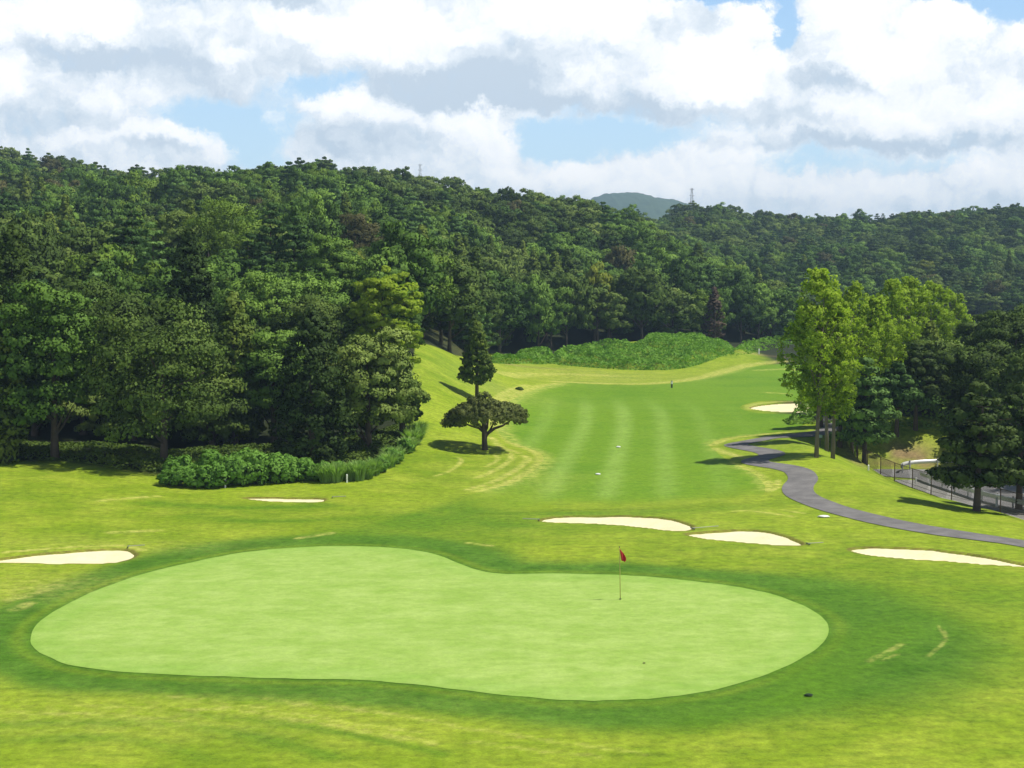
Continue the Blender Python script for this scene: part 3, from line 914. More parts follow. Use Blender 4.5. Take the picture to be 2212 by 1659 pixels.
# ------------------------------------------------------------------ far blue mountain
def mountain():
    u = np.linspace(900, 1700, 260); n = 60
    prof = np.interp(u, [900, 1180, 1240, 1275, 1300, 1330, 1350, 1380, 1410, 1440, 1480, 1560, 1700], [640, 540, 460, 432, 423, 421, 421, 426, 431, 438, 452, 500, 620])
    prof = prof + 1.0 * fbm(u / 7, u * 0, 3, 3) * 2
    Vs = []
    for j in range(n):
        f = j / (n - 1) * 2
        y = 3000 + (f - 1) * 900
        hgt = (CAM_H + (HOR - prof) * 3000 / FPX)
        k = math.cos((f - 1) * math.pi / 2) ** 0.8 if abs(f - 1) < 1 else 0
        x = (u - 1106) / FPX * 3000
        z = np.maximum(hgt * k, -2) + 9 * fbm(x / 16, np.full_like(x, y / 16), 6, 3) * k - 1.0
        Vs.append(np.column_stack([x, np.full_like(x, y), z]))
    V = np.vstack(Vs)
    idx = (np.arange(n - 1)[:, None] * len(u) + np.arange(len(u) - 1)[None, :]).ravel()
    F = np.stack([idx, idx + 1, idx + len(u) + 1, idx + len(u)], 1)
    m = ground_mat('mountain_forest', (0.030, 0.058, 0.022), (0.060, 0.095, 0.034), 0.02, 0.12, 1.0)
    o = link('mountain', mesh_np('mountain', V, F, m, False))
    tag(o, 'hazy blue wooded mountain far beyond the saddle', None, None, 'structure')


mountain()


# ------------------------------------------------------------------ foliage
def leaf_quads(P, N, size, aspect, rng, updown=None):
    n = len(P)
    N = N / (np.linalg.norm(N, axis=1)[:, None] + 1e-9)
    A = rng.normal(size=(n, 3)) if updown is None else updown + 0.35 * rng.normal(size=(n, 3))
    A = A - (A * N).sum(1)[:, None] * N
    A /= np.linalg.norm(A, axis=1)[:, None] + 1e-9
    B = np.cross(N, A)
    s = (size * rng.uniform(0.65, 1.35, n))[:, None]
    bend = N * s * 0.18
    V = np.stack([P - A * s * aspect, P - B * s - bend, P + A * s * aspect, P + B * s - bend], 1).reshape(-1, 3)
    F = np.arange(4 * n).reshape(n, 4)
    return V, F


def sph(n, rng):
    d = rng.normal(size=(n, 3))
    return d / np.linalg.norm(d, axis=1)[:, None]


def cluster_crown(C, Rc, rng, nsub, nleaf, size, aspect=1.0, flat=0.75, sub_r=0.36, up=0.25, jit=0.38, keep_low=-0.55, cull=0.72):
    """two-level foliage: clumps (C, Rc) -> sub-clumps on their shells -> leaves"""
    P = []; N = []; T = []; S_ = []
    C = np.asarray(C); Rc = np.asarray(Rc)
    tone = rng.uniform(0, 1, len(C))
    mid_ = C.mean(0); ext = np.abs(C - mid_).max(0) + .5
    for i in range(len(C)):
        d = sph(nsub * 2, rng)
        d = d[d[:, 2] > keep_low][:nsub]
        sc = C[i] + d * Rc[i] * np.array([1, 1, flat]) * rng.uniform(0.7, 1.0, (len(d), 1))
        # drop sub-clumps buried in other clumps
        dist = np.linalg.norm((sc[:, None, :] - C[None]) / (Rc[None, :, None] * np.array([1, 1, flat])), axis=2)
        dist[:, i] = 9
        ok = dist.min(1) > cull
        sc, dd = sc[ok], d[ok]
        for s_, o_ in zip(sc, dd):
            e = sph(nleaf, rng)
            r = Rc[i] * sub_r * rng.uniform(0.75, 1.3)
            pos = s_ + e * r * rng.uniform(0.55, 1.05, (nleaf, 1)) * np.array([1, 1, 0.8])
            P.append(pos)
            N.append(e * 0.75 + o_ * 0.45 + np.array([0, 0, up]) + jit * rng.normal(size=e.shape))
            S_.append(o_ * 0.85 + e * 0.40 + (sc.mean(0) - mid_) / ext * 0.62 + np.array([0, 0, .05]) + 0.16 * rng.normal(size=e.shape))
            T.append(np.clip(0.55 * tone[i] + 0.45 * rng.uniform(0, 1, nleaf), 0, 1))
    P = np.vstack(P); N = np.vstack(N); T = np.concatenate(T)
    S_ = np.vstack(S_); S_ /= np.linalg.norm(S_, axis=1)[:, None] + 1e-9
    N *= np.where((N * S_).sum(1) < 0, -1, 1)[:, None]
    V, F = leaf_quads(P, N, size, aspect, rng)
    return V, F, (T, S_)


def crown_mesh(name, V, F, T, mat):
    me = mesh_np(name, V, F, mat, True)
    if isinstance(T, tuple):
        T, S_ = T
        me.normals_split_custom_set_from_vertices(np.repeat(S_, 4, 0).tolist())
    add_attr(me, 'leaf', T)
    return me


def trunk_mesh(name, H, r0, rng, limbs=(), lean=0.02, mat=None, n=8):
    mb = MB()
    pts = []; rad = []
    a = rng.uniform(0, 6.28)
    for k in range(7):
        t = k / 6
        pts.append((lean * H * t * math.cos(a) + 0.05 * rng.normal() * t, lean * H * t * math.sin(a) + 0.05 * rng.normal() * t, H * t - (0.6 if k == 0 else 0)))
        rad.append(r0 * ((1.25 if k == 0 else 1) * (1 - t) ** 0.8 + 0.08))
    mb.tube(pts, rad, n)
    for (h, az_, L, rise, r) in limbs:
        x, y = math.cos(az_), math.sin(az_)
        t = h / H
        bx, by = np.interp(h, [p[2] for p in pts], [p[0] for p in pts]), np.interp(h, [p[2] for p in pts], [p[1] for p in pts])
        mb.tube([(bx, by, h), (bx + x * L * .35, by + y * L * .35, h + rise * .3), (bx + x * L * .7, by + y * L * .7, h + rise * .7), (bx + x * L, by + y * L, h + rise)], [r, r * .75, r * .5, r * .2], 5)
    return mesh_np(name, np.array(mb.v), mb.f, mat or M_BARK, True)


def limb_set(H0, H1, n, L, rise, r, rng):
    return [(rng.uniform(H0, H1), k * 2.4 + rng.uniform(-.4, .4), L * rng.uniform(.6, 1.1), rise * rng.uniform(.6, 1.3), r * rng.uniform(.7, 1.2)) for k in range(n)]


def make_broadleaf(seed, H=11.0, Rx=4.4, z0=1.6, nclump=46, size=0.17, nsub=15, nleaf=19, mat=None, rr=(0.27, 0.42), lop=0.25, flat=0.52):
    rng = np.random.default_rng(seed)
    zc = z0 + (H - z0) * 0.48; rz = (H - z0) * 0.5
    g = (1 + 5 ** .5) / 2
    i = np.arange(nclump) + 0.5
    ct = 1 - 1.75 * i / nclump
    th = 2 * np.pi * i / g + rng.uniform(-.4, .4, nclump)
    st = np.sqrt(np.clip(1 - ct ** 2, 0, 1))
    rad = rng.uniform(0.56, 0.96, nclump) * (1 + lop * np.sin(th + seed) * st)
    st = st ** 0.72
    C = np.column_stack([Rx * rad * st * np.cos(th), Rx * rad * st * np.sin(th), zc + rz * rad * ct * 0.92])
    C += rng.normal(size=C.shape) * 0.25
    C[:, 2] += rng.normal(size=nclump) * 0.35
    Rc = Rx * rng.uniform(rr[0], rr[1], nclump)
    V, F, T = cluster_crown(C, Rc, rng, nsub, nleaf, size, flat=flat, keep_low=-.22, cull=.66)
    cr = crown_mesh('crown', V, F, T, mat or M_BROAD)
    tr = trunk_mesh('trunk', H * 0.75, 0.26, rng, limb_set(z0 * 0.8, H * .55, 7, Rx * .7, 2.0, 0.11, rng))
    return cr, tr


def make_cedar(seed, H=14.0, Rb=2.7, z0=0.8, n=170, mat=None, size=0.15, prof=0.75, rag=0.3, nleaf=16):
    rng = np.random.default_rng(seed)
    t = rng.uniform(0, 1, n) ** 0.85
    h = z0 + (H - z0) * t
    r = Rb * np.clip(1 - t, 0, 1) ** prof * rng.uniform(1 - rag, 1 + rag * .6, n) * np.clip(0.55 + t * 4, 0, 1)
    th = rng.uniform(0, 2 * np.pi, n) + np.arange(n) * 2.4
    C = np.column_stack([r * 0.75 * np.cos(th), r * 0.75 * np.sin(th), h - r * 0.12])
    Rc = np.clip(0.24 * Rb + 0.25 * r * 0.5, 0.35, 1.1) * rng.uniform(0.7, 1.25, n) * np.interp(t, [0, .7, 1], [1, .9, .5])
    V, F, T = cluster_crown(C, Rc, rng, 7, nleaf, size, aspect=1.25, flat=1.15, sub_r=0.42, up=0.15, cull=0.55, keep_low=-0.8)
    cr = crown_mesh('crown', V, F, T, mat or M_CEDAR)
    tr = trunk_mesh('trunk', H * 0.95, 0.22, rng, limb_set(1, H * .7, 8, Rb * .6, .3, 0.05, rng))
    return cr, tr


def make_pine(seed, H=12.0, Rb=3.4, z0=2.0, lv=11, mat=None, size=0.15, top_flat=0.55, nleaf=17, dens_=1.0):
    rng = np.random.default_rng(seed)
    C = []; Rc = []; lim = []
    for k in range(lv):
        t = k / (lv - 1)
        h = z0 + (H - z0) * t ** 0.95
        r = Rb * (1 - t) ** top_flat * rng.uniform(0.8, 1.12) + 0.25
        m = max(3, int(round((5.5 * (1 - t) + 3) * dens_)))
        a0 = rng.uniform(0, 6.28)
        for j in range(m):
            a = a0 + 2 * math.pi * j / m + rng.uniform(-.35, .35)
            L = r * rng.uniform(.72, 1.12)
            lim.append((h - .25, a, L * .95, L * 0.12, 0.045))
            for q in (0.45, 0.8):
                C.append((L * q * math.cos(a), L * q * math.sin(a), h + 0.12 * L * q + rng.uniform(-.15, .15)))
                Rc.append(np.clip(0.33 * r * (1.15 - .3 * q), 0.35, 1.0) * rng.uniform(.8, 1.2))
    C.append((0, 0, H)); Rc.append(0.45)
    V, F, T = cluster_crown(C, Rc, rng, 9, nleaf, size, aspect=1.5, flat=0.38, sub_r=0.42, up=0.55, cull=0.5, keep_low=-0.5)
    cr = crown_mesh('crown', V, F, T, mat or M_PINE)
    tr = trunk_mesh('trunk', H * 0.97, 0.2, rng, lim[:40], lean=0.03)
    return cr, tr


def make_poplar(seed, H=14.0, Rb=2.1, z0=4.2, n=120, mat=None, size=0.14, trunk=None):
    rng = np.random.default_rng(seed)
    t = rng.uniform(0, 1, n)
    h = z0 + (H - z0) * t
    prof = np.interp(t, [0, .12, .35, .6, .85, 1], [.45, .85, 1.0, .85, .55, .15])
    th = rng.uniform(0, 2 * np.pi, n)
    r = Rb * prof * (1 + .22 * np.sin(3 * th + t * 9)) * np.sqrt(rng.uniform(0.12, 1, n)) * rng.uniform(.85, 1.15, n)
    C = np.column_stack([r * np.cos(th), r * np.sin(th), h])
    nl_ = 13 if n < 150 else 19
    Rc = rng.uniform(0.28, 0.60, n) * np.interp(t, [0, 1], [1.1, .75])
    V, F, T = cluster_crown(C, Rc, rng, 8, nl_, size, aspect=1.0, flat=1.35, sub_r=0.5, up=0.1, cull=0.35, keep_low=-0.9, jit=0.8)
    cr = crown_mesh('crown', V, F, T, mat or M_POP)
    lim = [(rng.uniform(z0 * .7, H * .75), rng.uniform(0, 6.28), rng.uniform(.7, 1.0) * Rb * .8, rng.uniform(1.5, 2.8), 0.05) for _ in range(16)]
    tr = trunk_mesh('trunk', H * 0.93, 0.14, rng, lim, lean=0.03, mat=M_BARKP)
    return cr, tr


def make_bare(seed, H=8.0):
    rng = np.random.default_rng(seed)
    mb = MB()
    mb.tube([(0, 0, -.5), (.1, 0, H * .5), (0.2, .1, H)], [.16, .1, .02], 6)
    for k in range(26):
        h = rng.uniform(H * .3, H * .95); a = rng.uniform(0, 6.28); L = rng.uniform(.8, 2.2)
        mb.tube([(0.1, 0, h), (.1 + L * .5 * math.cos(a), L * .5 * math.sin(a), h + L * .4), (.1 + L * math.cos(a), L * math.sin(a), h + L * .9)], [.05, .03, .01], 4)
    return mesh_np('trunk', np.array(mb.v), mb.f, plain('bare_wood', (.28, .23, .19), .9))


PROTO = {
    'oak': [make_broadleaf(s, mat=M_OAK, nclump=54, rr=(.22, .36)) for s in (1, 2, 3)],
    'broad': [make_broadleaf(s, mat=M_BROAD, H=h, Rx=r) for s, h, r in ((11, 11, 4.2), (12, 10, 4.6), (13, 12, 4.0))],
    'cedar': [make_cedar(s, mat=M_CEDAR, rag=rg) for s, rg in ((21, .3), (22, .4))],
    'pine': [make_pine(s, mat=M_PINE) for s in (31, 32)],
    'redpine': [make_pine(s, H=11, Rb=3.4, z0=4.5, lv=7, top_flat=.35, mat=M_OAK) for s in (33, 34)],
    'lime': [make_broadleaf(41, mat=M_LIME, H=10, Rx=3.2, nclump=60, rr=(.16, .27), size=.15)],
    'poplar': [make_poplar(s) for s in (51, 52, 53)],
    'dead': [make_cedar(61, mat=M_DEAD, n=90, Rb=1.9, H=11, nleaf=9, size=.11)],
    'rust': [make_broadleaf(62, mat=M_RUST, H=10, Rx=4.0)],
    'fresh': [make_broadleaf(64, mat=M_FRESH, H=10, Rx=4.2)],
    'gold': [make_broadleaf(63, mat=M_GOLD, H=9, Rx=3.0, nclump=40)],
}
PROTO['darkpine'] = PROTO['pine']; PROTO['darkcedar'] = PROTO['cedar']
PDIM = {'darkpine': (3.4, 12.3), 'darkcedar': (2.5, 14.2), 'oak': (4.9, 11.4), 'broad': (4.9, 11.2), 'cedar': (2.5, 14.2), 'pine': (3.4, 12.3), 'redpine': (3.4, 11.3), 'lime': (3.3, 10.3), 'poplar': (2.3, 14.2), 'dead': (1.9, 11), 'rust': (4.5, 10.3), 'gold': (3.3, 9.2), 'fresh': (4.7, 10.3)}
KNAME = {'darkpine': ('pine_tree', 'pine tree'), 'darkcedar': ('cedar_tree', 'cedar tree'), 'fresh': ('broadleaf_tree', 'broadleaf tree'), 'oak': ('broadleaf_tree', 'broadleaf tree'), 'broad': ('broadleaf_tree', 'broadleaf tree'), 'cedar': ('cedar_tree', 'cedar tree'), 'pine': ('pine_tree', 'pine tree'),
         'redpine': ('pine_tree', 'pine tree'), 'lime': ('broadleaf_tree', 'broadleaf tree'), 'poplar': ('poplar_tree', 'poplar tree'), 'dead': ('dead_conifer', 'dead tree'),
         'rust': ('broadleaf_tree', 'broadleaf tree'), 'gold': ('broadleaf_tree', 'broadleaf tree')}


def custom(kind, hw, H, seed, z0=0.0):
    """crown and trunk grown to their own size, for the trees that show large"""
    fine = .095
    if kind in ('oak', 'broad', 'rust', 'lime', 'fresh'):
        rm = .86 * hw * (.29 if kind != 'lime' else .21)
        k = int(np.clip(4 * math.pi * (hw * H / 2 * 2 * .9 + hw * hw) / 3 / (math.pi * rm * rm) * 1.0, 40, 150))
        mt = {'oak': M_OAK, 'broad': M_BROAD, 'rust': M_RUST, 'lime': M_LIME, 'fresh': M_FRESH}[kind]
        r_ = (.24, .42) if kind != 'lime' else (.15, .27)
        return make_broadleaf(seed, H=H * .97, Rx=hw * .86, z0=min(1.2, H * .09), nclump=k, size=fine, nsub=16, nleaf=34, mat=mt, rr=r_)
    if kind in ('cedar', 'darkcedar'):
        return make_cedar(seed, H=H, Rb=hw * 1.0, z0=.4, n=260, mat=M_DARK if kind == 'darkcedar' else None, size=.09, prof=.62, rag=.35, nleaf=24)
    if kind in ('pine', 'darkpine'):
        return make_pine(seed, mat=M_DARK if kind == 'darkpine' else None, H=H * .98, Rb=hw, z0=max(min(1.6, H * .16), z0 * 1.25), lv=int(np.clip(H * .95, 7, 13)), size=.09, nleaf=30)
    if kind == 'poplar':
        return make_poplar(seed, H=H, Rb=hw * .95, z0=H * .28, n=165, size=.066)
    return None


def place_tree(kind, x, y, half_w, H, label, group=None, rz=None, var=None, z=None, rng=random, rxy=1.0, own=None):
    """one tree: an Empty at the foot with crown and trunk"""
    pr = PROTO[kind][(var if var is not None else rng.randrange(99)) % len(PROTO[kind])]
    nm, cat = KNAME[kind]
    root = bpy.data.objects.new(nm, None)
    COL.objects.link(root)
    root.empty_display_size = 0.3
    zz = float(height(np.array([x]), np.array([y]), False)[0]) if z is None else z
    root.location = (x, y, zz)
    root.rotation_euler = (0, 0, rng.uniform(0, 6.28) if rz is None else rz)
    pw, ph = PDIM[kind]
    s = half_w / pw
    root.scale = (s, s * rxy, H / ph)
    tag(root, label, cat, group)
    if own is not None:
        cm = custom(kind, half_w, H, own, 2.1 if (x > 22 and 115 < y < 135) else 1.5 if (x > 22 and y < 95) else 0)
        if cm:
            pr = cm
            root.scale = (1, 1, 1)
    link('crown', pr[0], root)
    link('trunk', pr[1], root)
    return root


random.seed(5)
# hand-placed trees: kind, u, plan depth, top row, full width in px, label
HERO = [
    ('cedar', -15, 100, 640, 150, 'dark cedar cut by the left edge in front of the wood', 0),
    ('cedar', 30, 113, 502, 190, 'tall yellow-tipped cedar at the far left of the wood', 1),
    ('broad', 112, 101.5, 575, 235, 'large bright green broadleaf tree beside the far left cedars', 0),
    ('oak', 225, 116, 590, 240, 'rounded olive broadleaf tree behind the bright green one on the left', 1),
    ('oak', 350, 101.0, 648, 330, 'broad dark olive oak with tiered clumps behind the leafy shrubs', 0),
    ('oak', 70, 111, 862, 190, 'shaded low olive tree deep under the far left crowns', 2),
    ('oak', 175, 112, 870, 170, 'shaded low olive tree between two trunks at left', 1),
    ('oak', 285, 111, 866, 170, 'shaded low olive tree behind the trunk of the broad tiered oak', 0),
    ('oak', 455, 110, 880, 190, 'shaded low olive tree above the left half of the leafy shrubs', 2),
    ('oak', 745, 113, 870, 150, 'shaded low olive tree behind the long grass clumps', 1),
    ('darkcedar', 412, 119, 503, 160, 'dark pointed cedar rising above the dark olive oak', 0),
    ('cedar', 505, 112, 640, 150, 'ragged green cedar right of the dark olive oak', 1),
    ('broad', 590, 112, 700, 190, 'mid green broadleaf tree between the two dark cedars', 2),
    ('broad', 560, 138, 560, 190, 'rounded green tree behind the ragged green cedar', 1),
    ('darkcedar', 672, 101, 682, 185, 'dark brownish cedar standing left of the rightmost dark oak', 1),
    ('oak', 795, 106, 690, 215, 'dark olive oak at the right end of the left wood', 2),
    ('oak', 868, 112, 790, 110, 'low spreading dark oak limb-tree at the bank edge of the left wood', 1),
    ('lime', 822, 132, 558, 170, 'bright yellow-green tree rising behind the dark oaks by the bank', 0),
    ('broad', 872, 150, 665, 80, 'small pale green tree beside the yellow-green tree on the bank', 2),
    ('oak', 690, 134, 625, 200, 'domed olive tree behind the dark brownish cedar', 0),
    ('fresh', 455, 180, 418, 215, 'big round sunlit green tree on the spur above the left wood', 1),
    ('oak', 370, 178, 440, 120, 'dark tree left of the big round sunlit tree on the spur', 0),
    ('pine', 590, 168, 440, 130, 'layered green pine right of the big round sunlit tree', 0),
    ('pine', 640, 165, 470, 110, 'layered pine, right of a pair on the spur', 1),
    ('pine', 545, 155, 505, 130, 'low pale green pine with drooping tiers below the spur', 1),
    ('pine', 285, 165, 440, 140, 'tall dark layered pine left of centre on the left spur', 1),
    ('pine', 330, 150, 480, 130, 'bright tiered pine above the domed olive crowns at left', 0),
    ('broad', 715, 160, 492, 130, 'rounded dark green tree above the yellow-green tree', 2),
    ('rust', 770, 215, 440, 130, 'reddish-topped tree on the slope right of the paired pines', 0),
    ('dead', 1542, 268, 622, 62, 'brown dead conifer at the edge of the far wood', 0),
    ('gold', 1284, 250, 560, 70, 'golden-leaved treetop in the middle of the far wood', 0),
]
heros = []
hero_px = []
for kd, u, Y, vt, wd, lb, var in HERO:
    x = (u - 1106) / FPX * Y
    zg = float(height(np.array([x]), np.array([float(Y)]), False)[0])
    top = CAM_H + (HOR - vt) * Y / FPX
    H = max(top - zg, 4.0)
    place_tree(kd, x, Y, wd / FPX * Y / 2, H, lb, None, var=var, z=zg, own=int(u) + 500)
    heros.append((x, float(Y), wd / FPX * Y / 2, top)); hero_px.append((u, vt, wd, Y))
# ------------------------------------------------------------------ right-hand group on the mound
RIGHT = [
    ('poplar', 1767, 104, 583, 150, 'tallest yellow-green poplar with a bare pale trunk beside the cart path', 0),
    ('poplar', 1803, 105.5, 640, 110, 'slim poplar just right of the tallest poplar', 1),
    ('poplar', 1790, 116, 622, 100, 'poplar half hidden behind the tallest poplar', 2),
    ('poplar', 1845, 122, 618, 115, 'second poplar crown right of the tallest poplar', 2),
    ('poplar', 1890, 128, 645, 120, 'broad poplar in the middle of the row', 0),
    ('poplar', 1925, 138, 612, 120, 'poplar top just right of the middle of the row', 1),
    ('poplar', 1965, 146, 605, 120, 'tall poplar toward the right end of the row', 2),
    ('poplar', 2010, 158, 615, 120, 'darker green poplar, second from the right end of the row', 0),
    ('poplar', 2052, 170, 632, 110, 'rightmost darker green poplar of the row', 1),
    ('darkpine', 1818, 120, 800, 100, 'dark pine under the poplars beside the cart path', 0),
    ('darkpine', 1775, 128, 770, 80, 'small dark bushy pine behind the tallest poplar trunk', 1),
    ('pine', 1872, 119, 775, 140, 'dark layered pine on the crest of the grassy mound', 1),
    ('pine', 1941, 127, 785, 140, 'dark pine in the middle of the mound below the poplars', 0),
    ('darkpine', 1982, 128, 745, 140, 'tall dark pine at the right end of the mound', 1),
    ('oak', 2035, 136, 720, 170, 'olive broadleaf tree behind the right end of the mound', 0),
    ('cedar', 2010, 140, 700, 90, 'dark narrow cedar between the poplars and the olive trees', 0),
    ('oak', 2118, 130, 735, 200, 'rounded olive tree beyond the white guardrail', 2),
    ('oak', 2190, 140, 660, 190, 'tall olive tree against the right edge', 1),
    ('oak', 2225, 124, 740, 200, 'dark olive tree cut by the right edge above the road', 0),
    ('darkpine', 2118, 86.5, 832, 185, 'dark spreading pine standing by the brown mesh fence', 0),
    ('darkpine', 2210, 92, 830, 180, 'dark pine at the right edge overhanging the road', 1),
    ('broad', 2300, 102, 760, 240, 'shading broadleaf tree across the road outside the right edge', 1),
]
for kd, u, Y, vt, wd, lb, var in RIGHT:
    if u > 2290:
        continue
    x = (u - 1106) / FPX * Y
    zg = float(height(np.array([x]), np.array([float(Y)]), False)[0])
    top = CAM_H + (HOR - vt) * Y / FPX
    place_tree(kd, x, Y, wd / FPX * Y / 2, max(top - zg, 3.0), lb, 'poplars in a row on the mound' if kd == 'poplar' else None, var=var, z=zg, own=int(u) + 900)
    heros.append((x, float(Y), wd / FPX * Y / 2, top))

for x, y, H, hw, lb in ((43.5, 90, 13.5, 4.6, 'tall broadleaf tree by the road just past the right edge, nearest of three'), (44.0, 99, 14, 4.8, 'tall broadleaf tree by the road past the right edge, middle of three'),
                        (44.5, 108, 13, 4.4, 'tall broadleaf tree by the road bend, farthest of three at the right edge')):
    place_tree('broad', x, y, hw, H, lb, None, var=int(y))

# ------------------------------------------------------------------ lone trees on the bank
def dome_tree():
    x, y = ground_at(1047, 973)
    rng = np.random.default_rng(77)
    z = float(height(np.array([x]), np.array([y]), False)[0])
    root = bpy.data.objects.new('umbrella_tree', None); COL.objects.link(root); root.location = (x, y, z)
    tag(root, 'low umbrella-shaped tree with a flat dark crown and forked trunk on the bank', 'tree')
    n = 135
    i = np.arange(n) + .5
    ct = 1 - 1.0 * i / n
    th = 2 * np.pi * i / 1.618
    st = np.sqrt(1 - ct ** 2)
    rx = 2.85
    C = np.column_stack([rx * st * np.cos(th) * rng.uniform(.9, 1.05, n), rx * st * np.sin(th) * rng.uniform(.9, 1.05, n), 2.2 + 1.3 * ct ** .8 + .1 * rng.normal(size=n)])
    C[:, 2] -= 0.12 * np.clip(-C[:, 0], 0, 3)
    Rc = rng.uniform(.36, .58, n)
    C = np.vstack([C, [(-.95, .2, 3.75), (-.25, .1, 4.05), (-.05, -.2, 4.2), (.2, .1, 4.0)]]); Rc = np.concatenate([Rc, [.38, .36, .36, .36]])
    V, F, T = cluster_crown(C, Rc, rng, 15, 17, 0.062, aspect=1.2, flat=.8, sub_r=.36, cull=.6, keep_low=-.6)
    link('crown', crown_mesh('crown', V, F, T, M_DOME), root)
    mb = MB()
    mb.tube([(.02, 0, -.4), (0, 0, .1), (-.03, 0, .7), (-.02, 0, 1.25), (-.08, 0, 1.9), (-.15, 0, 2.6)], [.34, .25, .21, .22, .16, .07], 10)
    mb.tube([(0, 0, .95), (.25, -.03, 1.3), (.75, -.08, 1.65), (1.35, -.1, 1.85), (2.1, -.1, 2.35)], [.17, .14, .11, .08, .03], 8)
    mb.tube([(.3, 0, 1.3), (.55, .2, 1.8), (.8, .4, 2.4)], [.1, .07, .03], 6)
    mb.tube([(.05, 0, 1.2), (.2, -.2, 1.7), (.3, -.3, 2.5)], [.1, .08, .03], 6)
    mb.tube([(-.02, 0, 1.3), (-.45, .0, 1.65), (-1.1, -.1, 1.85), (-1.9, -.1, 2.2)], [.12, .09, .07, .03], 7)
    mb.tube([(-.05, 0, 1.5), (-.5, .5, 1.9), (-1.0, 1.0, 2.4)], [.09, .07, .03], 6)
    mb.tube([(0, 0, 1.4), (.1, .8, 1.9), (.2, 1.6, 2.3)], [.09, .07, .03], 6)
    mb.build('trunk', M_BARK, root, sm=True)


dome_tree()


def lone_conifer():
    x, y = ground_at(1030, 864)
    rng = np.random.default_rng(78)
    z = float(height(np.array([x]), np.array([y]), False)[0])
    H = CAM_H - (697 - HOR) * y / FPX - z
    root = bpy.data.objects.new('lone_conifer', None); COL.objects.link(root); root.location = (x, y, z)
    tag(root, 'single ragged conifer behind the umbrella-shaped tree', 'tree')
    n = 230
    t = rng.uniform(0, 1, n) ** 1.1
    h = H * (0.22 + 0.76 * t)
    half = 44 / FPX * y
    pr = np.interp(t, [0, .1, .25, .45, .7, .9, 1], [.55, .95, 1.0, .68, .45, .3, .05])
    r = half * pr * np.sqrt(rng.uniform(.15, 1, n)) * .88
    th = rng.uniform(0, 6.28, n)
    C = np.column_stack([r * np.cos(th), r * np.sin(th), h])
    Rc = rng.uniform(.22, .42, n) * H / 7.5
    V, F, T = cluster_crown(C, Rc, rng, 9, 15, .07, aspect=1.2, flat=1.0, sub_r=.45, cull=.4)
    link('crown', crown_mesh('crown', V, F, T, M_CEDAR), root)
    mb = MB()
    mb.tube([(0, 0, -.4), (0, 0, H * .3), (.05, 0, H * .95)], [.2, .15, .03], 8)
    for k in range(14):
        hh = H * rng.uniform(.2, .8); a = rng.uniform(0, 6.28); L = half * .7
        mb.tube([(0, 0, hh), (L * math.cos(a), L * math.sin(a), hh + .1)], [.05, .015], 5)
    mb.build('trunk', M_BARK, root, sm=True)
    heros.append((x, y, 1.9, 0))


lone_conifer()

# ------------------------------------------------------------------ the woods on the hills
def wood_points():
    rng = np.random.default_rng(91)
    pts = []
    sp = 6.1
    Y = 106.0
    while Y < 720:
        s = sp if Y < 420 else 7.0
        xs = np.arange(-Y * .42 - 4, Y * .46 + 6, s)
        for x in xs:
            px = x + rng.uniform(-.38, .38) * s; py = Y + rng.uniform(-.4, .4) * s
            u = 1106 + FPX * px / py
            yf = np.interp(u, *A_FOOT)
            yc = np.interp(u, *A_CR)
            vs = np.interp(u, *A_SKY)
            okA = py > yf + 1.5 and py < yc + 28 and u < 1725
            if u > 690 and u < 905 and py < 150:
                okA = False
            okB = py > 412 and py < 690 and u > 1180
            okR = u > 2130 and 134 < py < 175 and px > 44
            if not (okA or okB or okR):
                continue
            if any(abs(px - hx) < hw * .75 and abs(py - hy) < hw * .75 for hx, hy, hw, _ in heros):
                continue
            pts.append((px, py, u, 0 if okA else (1 if okB else 2)))
        Y += s * 0.9
    return np.array(pts)


WP = wood_points()
WX, WY, WU, WR_ = WP.T
WZ = height(WX, WY, False)
rng = np.random.default_rng(17)
n = len(WX)
patch = fbm(WX / 28, WY / 38, 61, 3)
patch2 = fbm(WX / 20, WY / 30, 71, 3)
rr = rng.uniform(0, 1, n)
kinds = np.array(['broad'] * n, dtype=object)
kinds[(patch > -0.02)] = 'oak'
kinds[(rr < 0.20) & (patch2 > 0.02)] = 'cedar'
kinds[(rr > 0.80) & (patch2 < 0.06)] = 'pine'
crest = (WY > np.interp(WU, *A_CR) - 30) & (WU < 720)
kinds[(kinds == 'cedar') & (WY > 290) & (rng.uniform(0, 1, n) < .6)] = 'broad'
kinds[(kinds == 'cedar') & (WY > np.interp(WU, *A_CR) - 60) & (WU < 1500)] = 'oak'
kinds[(rr > 0.475) & (rr < 0.535)] = 'fresh'
kinds[crest & (rr < 0.35)] = 'redpine'
kinds[(WR_ == 1) & (rr < 0.12)] = 'redpine'
kinds[(rr > 0.992)] = 'rust'
kinds[(rr > 0.465) & (rr < 0.475)] = 'gold'
edgeF = (WY < np.interp(WU, *A_FOOT) + 18) & (WU > 900) & (WU < 1720)
hz = 9.6 + 2.0 * rng.uniform(-1, 1, n) + 4 * fbm(WX / 14, WY / 14, 81, 2)
hz = hz + 1.5 * (WR_ == 0) * (WY < 300) + 1.2 * edgeF
hz = np.where((kinds == 'cedar'), hz * 1.18, hz)
hz = np.where((kinds == 'pine'), hz * 1.05, hz)
hz = np.where(kinds == 'gold', np.minimum(hz, 9), hz)
hz = np.where((WU < 900) & (WY < 150), np.minimum(hz, 10.5), hz)
wz = np.array([{'broad': 4.0, 'oak': 4.1, 'cedar': 2.6, 'pine': 3.1, 'redpine': 3.0, 'rust': 3.2, 'gold': 2.6, 'fresh': 3.6}[k] for k in kinds]) * rng.uniform(.75, 1.3, n)
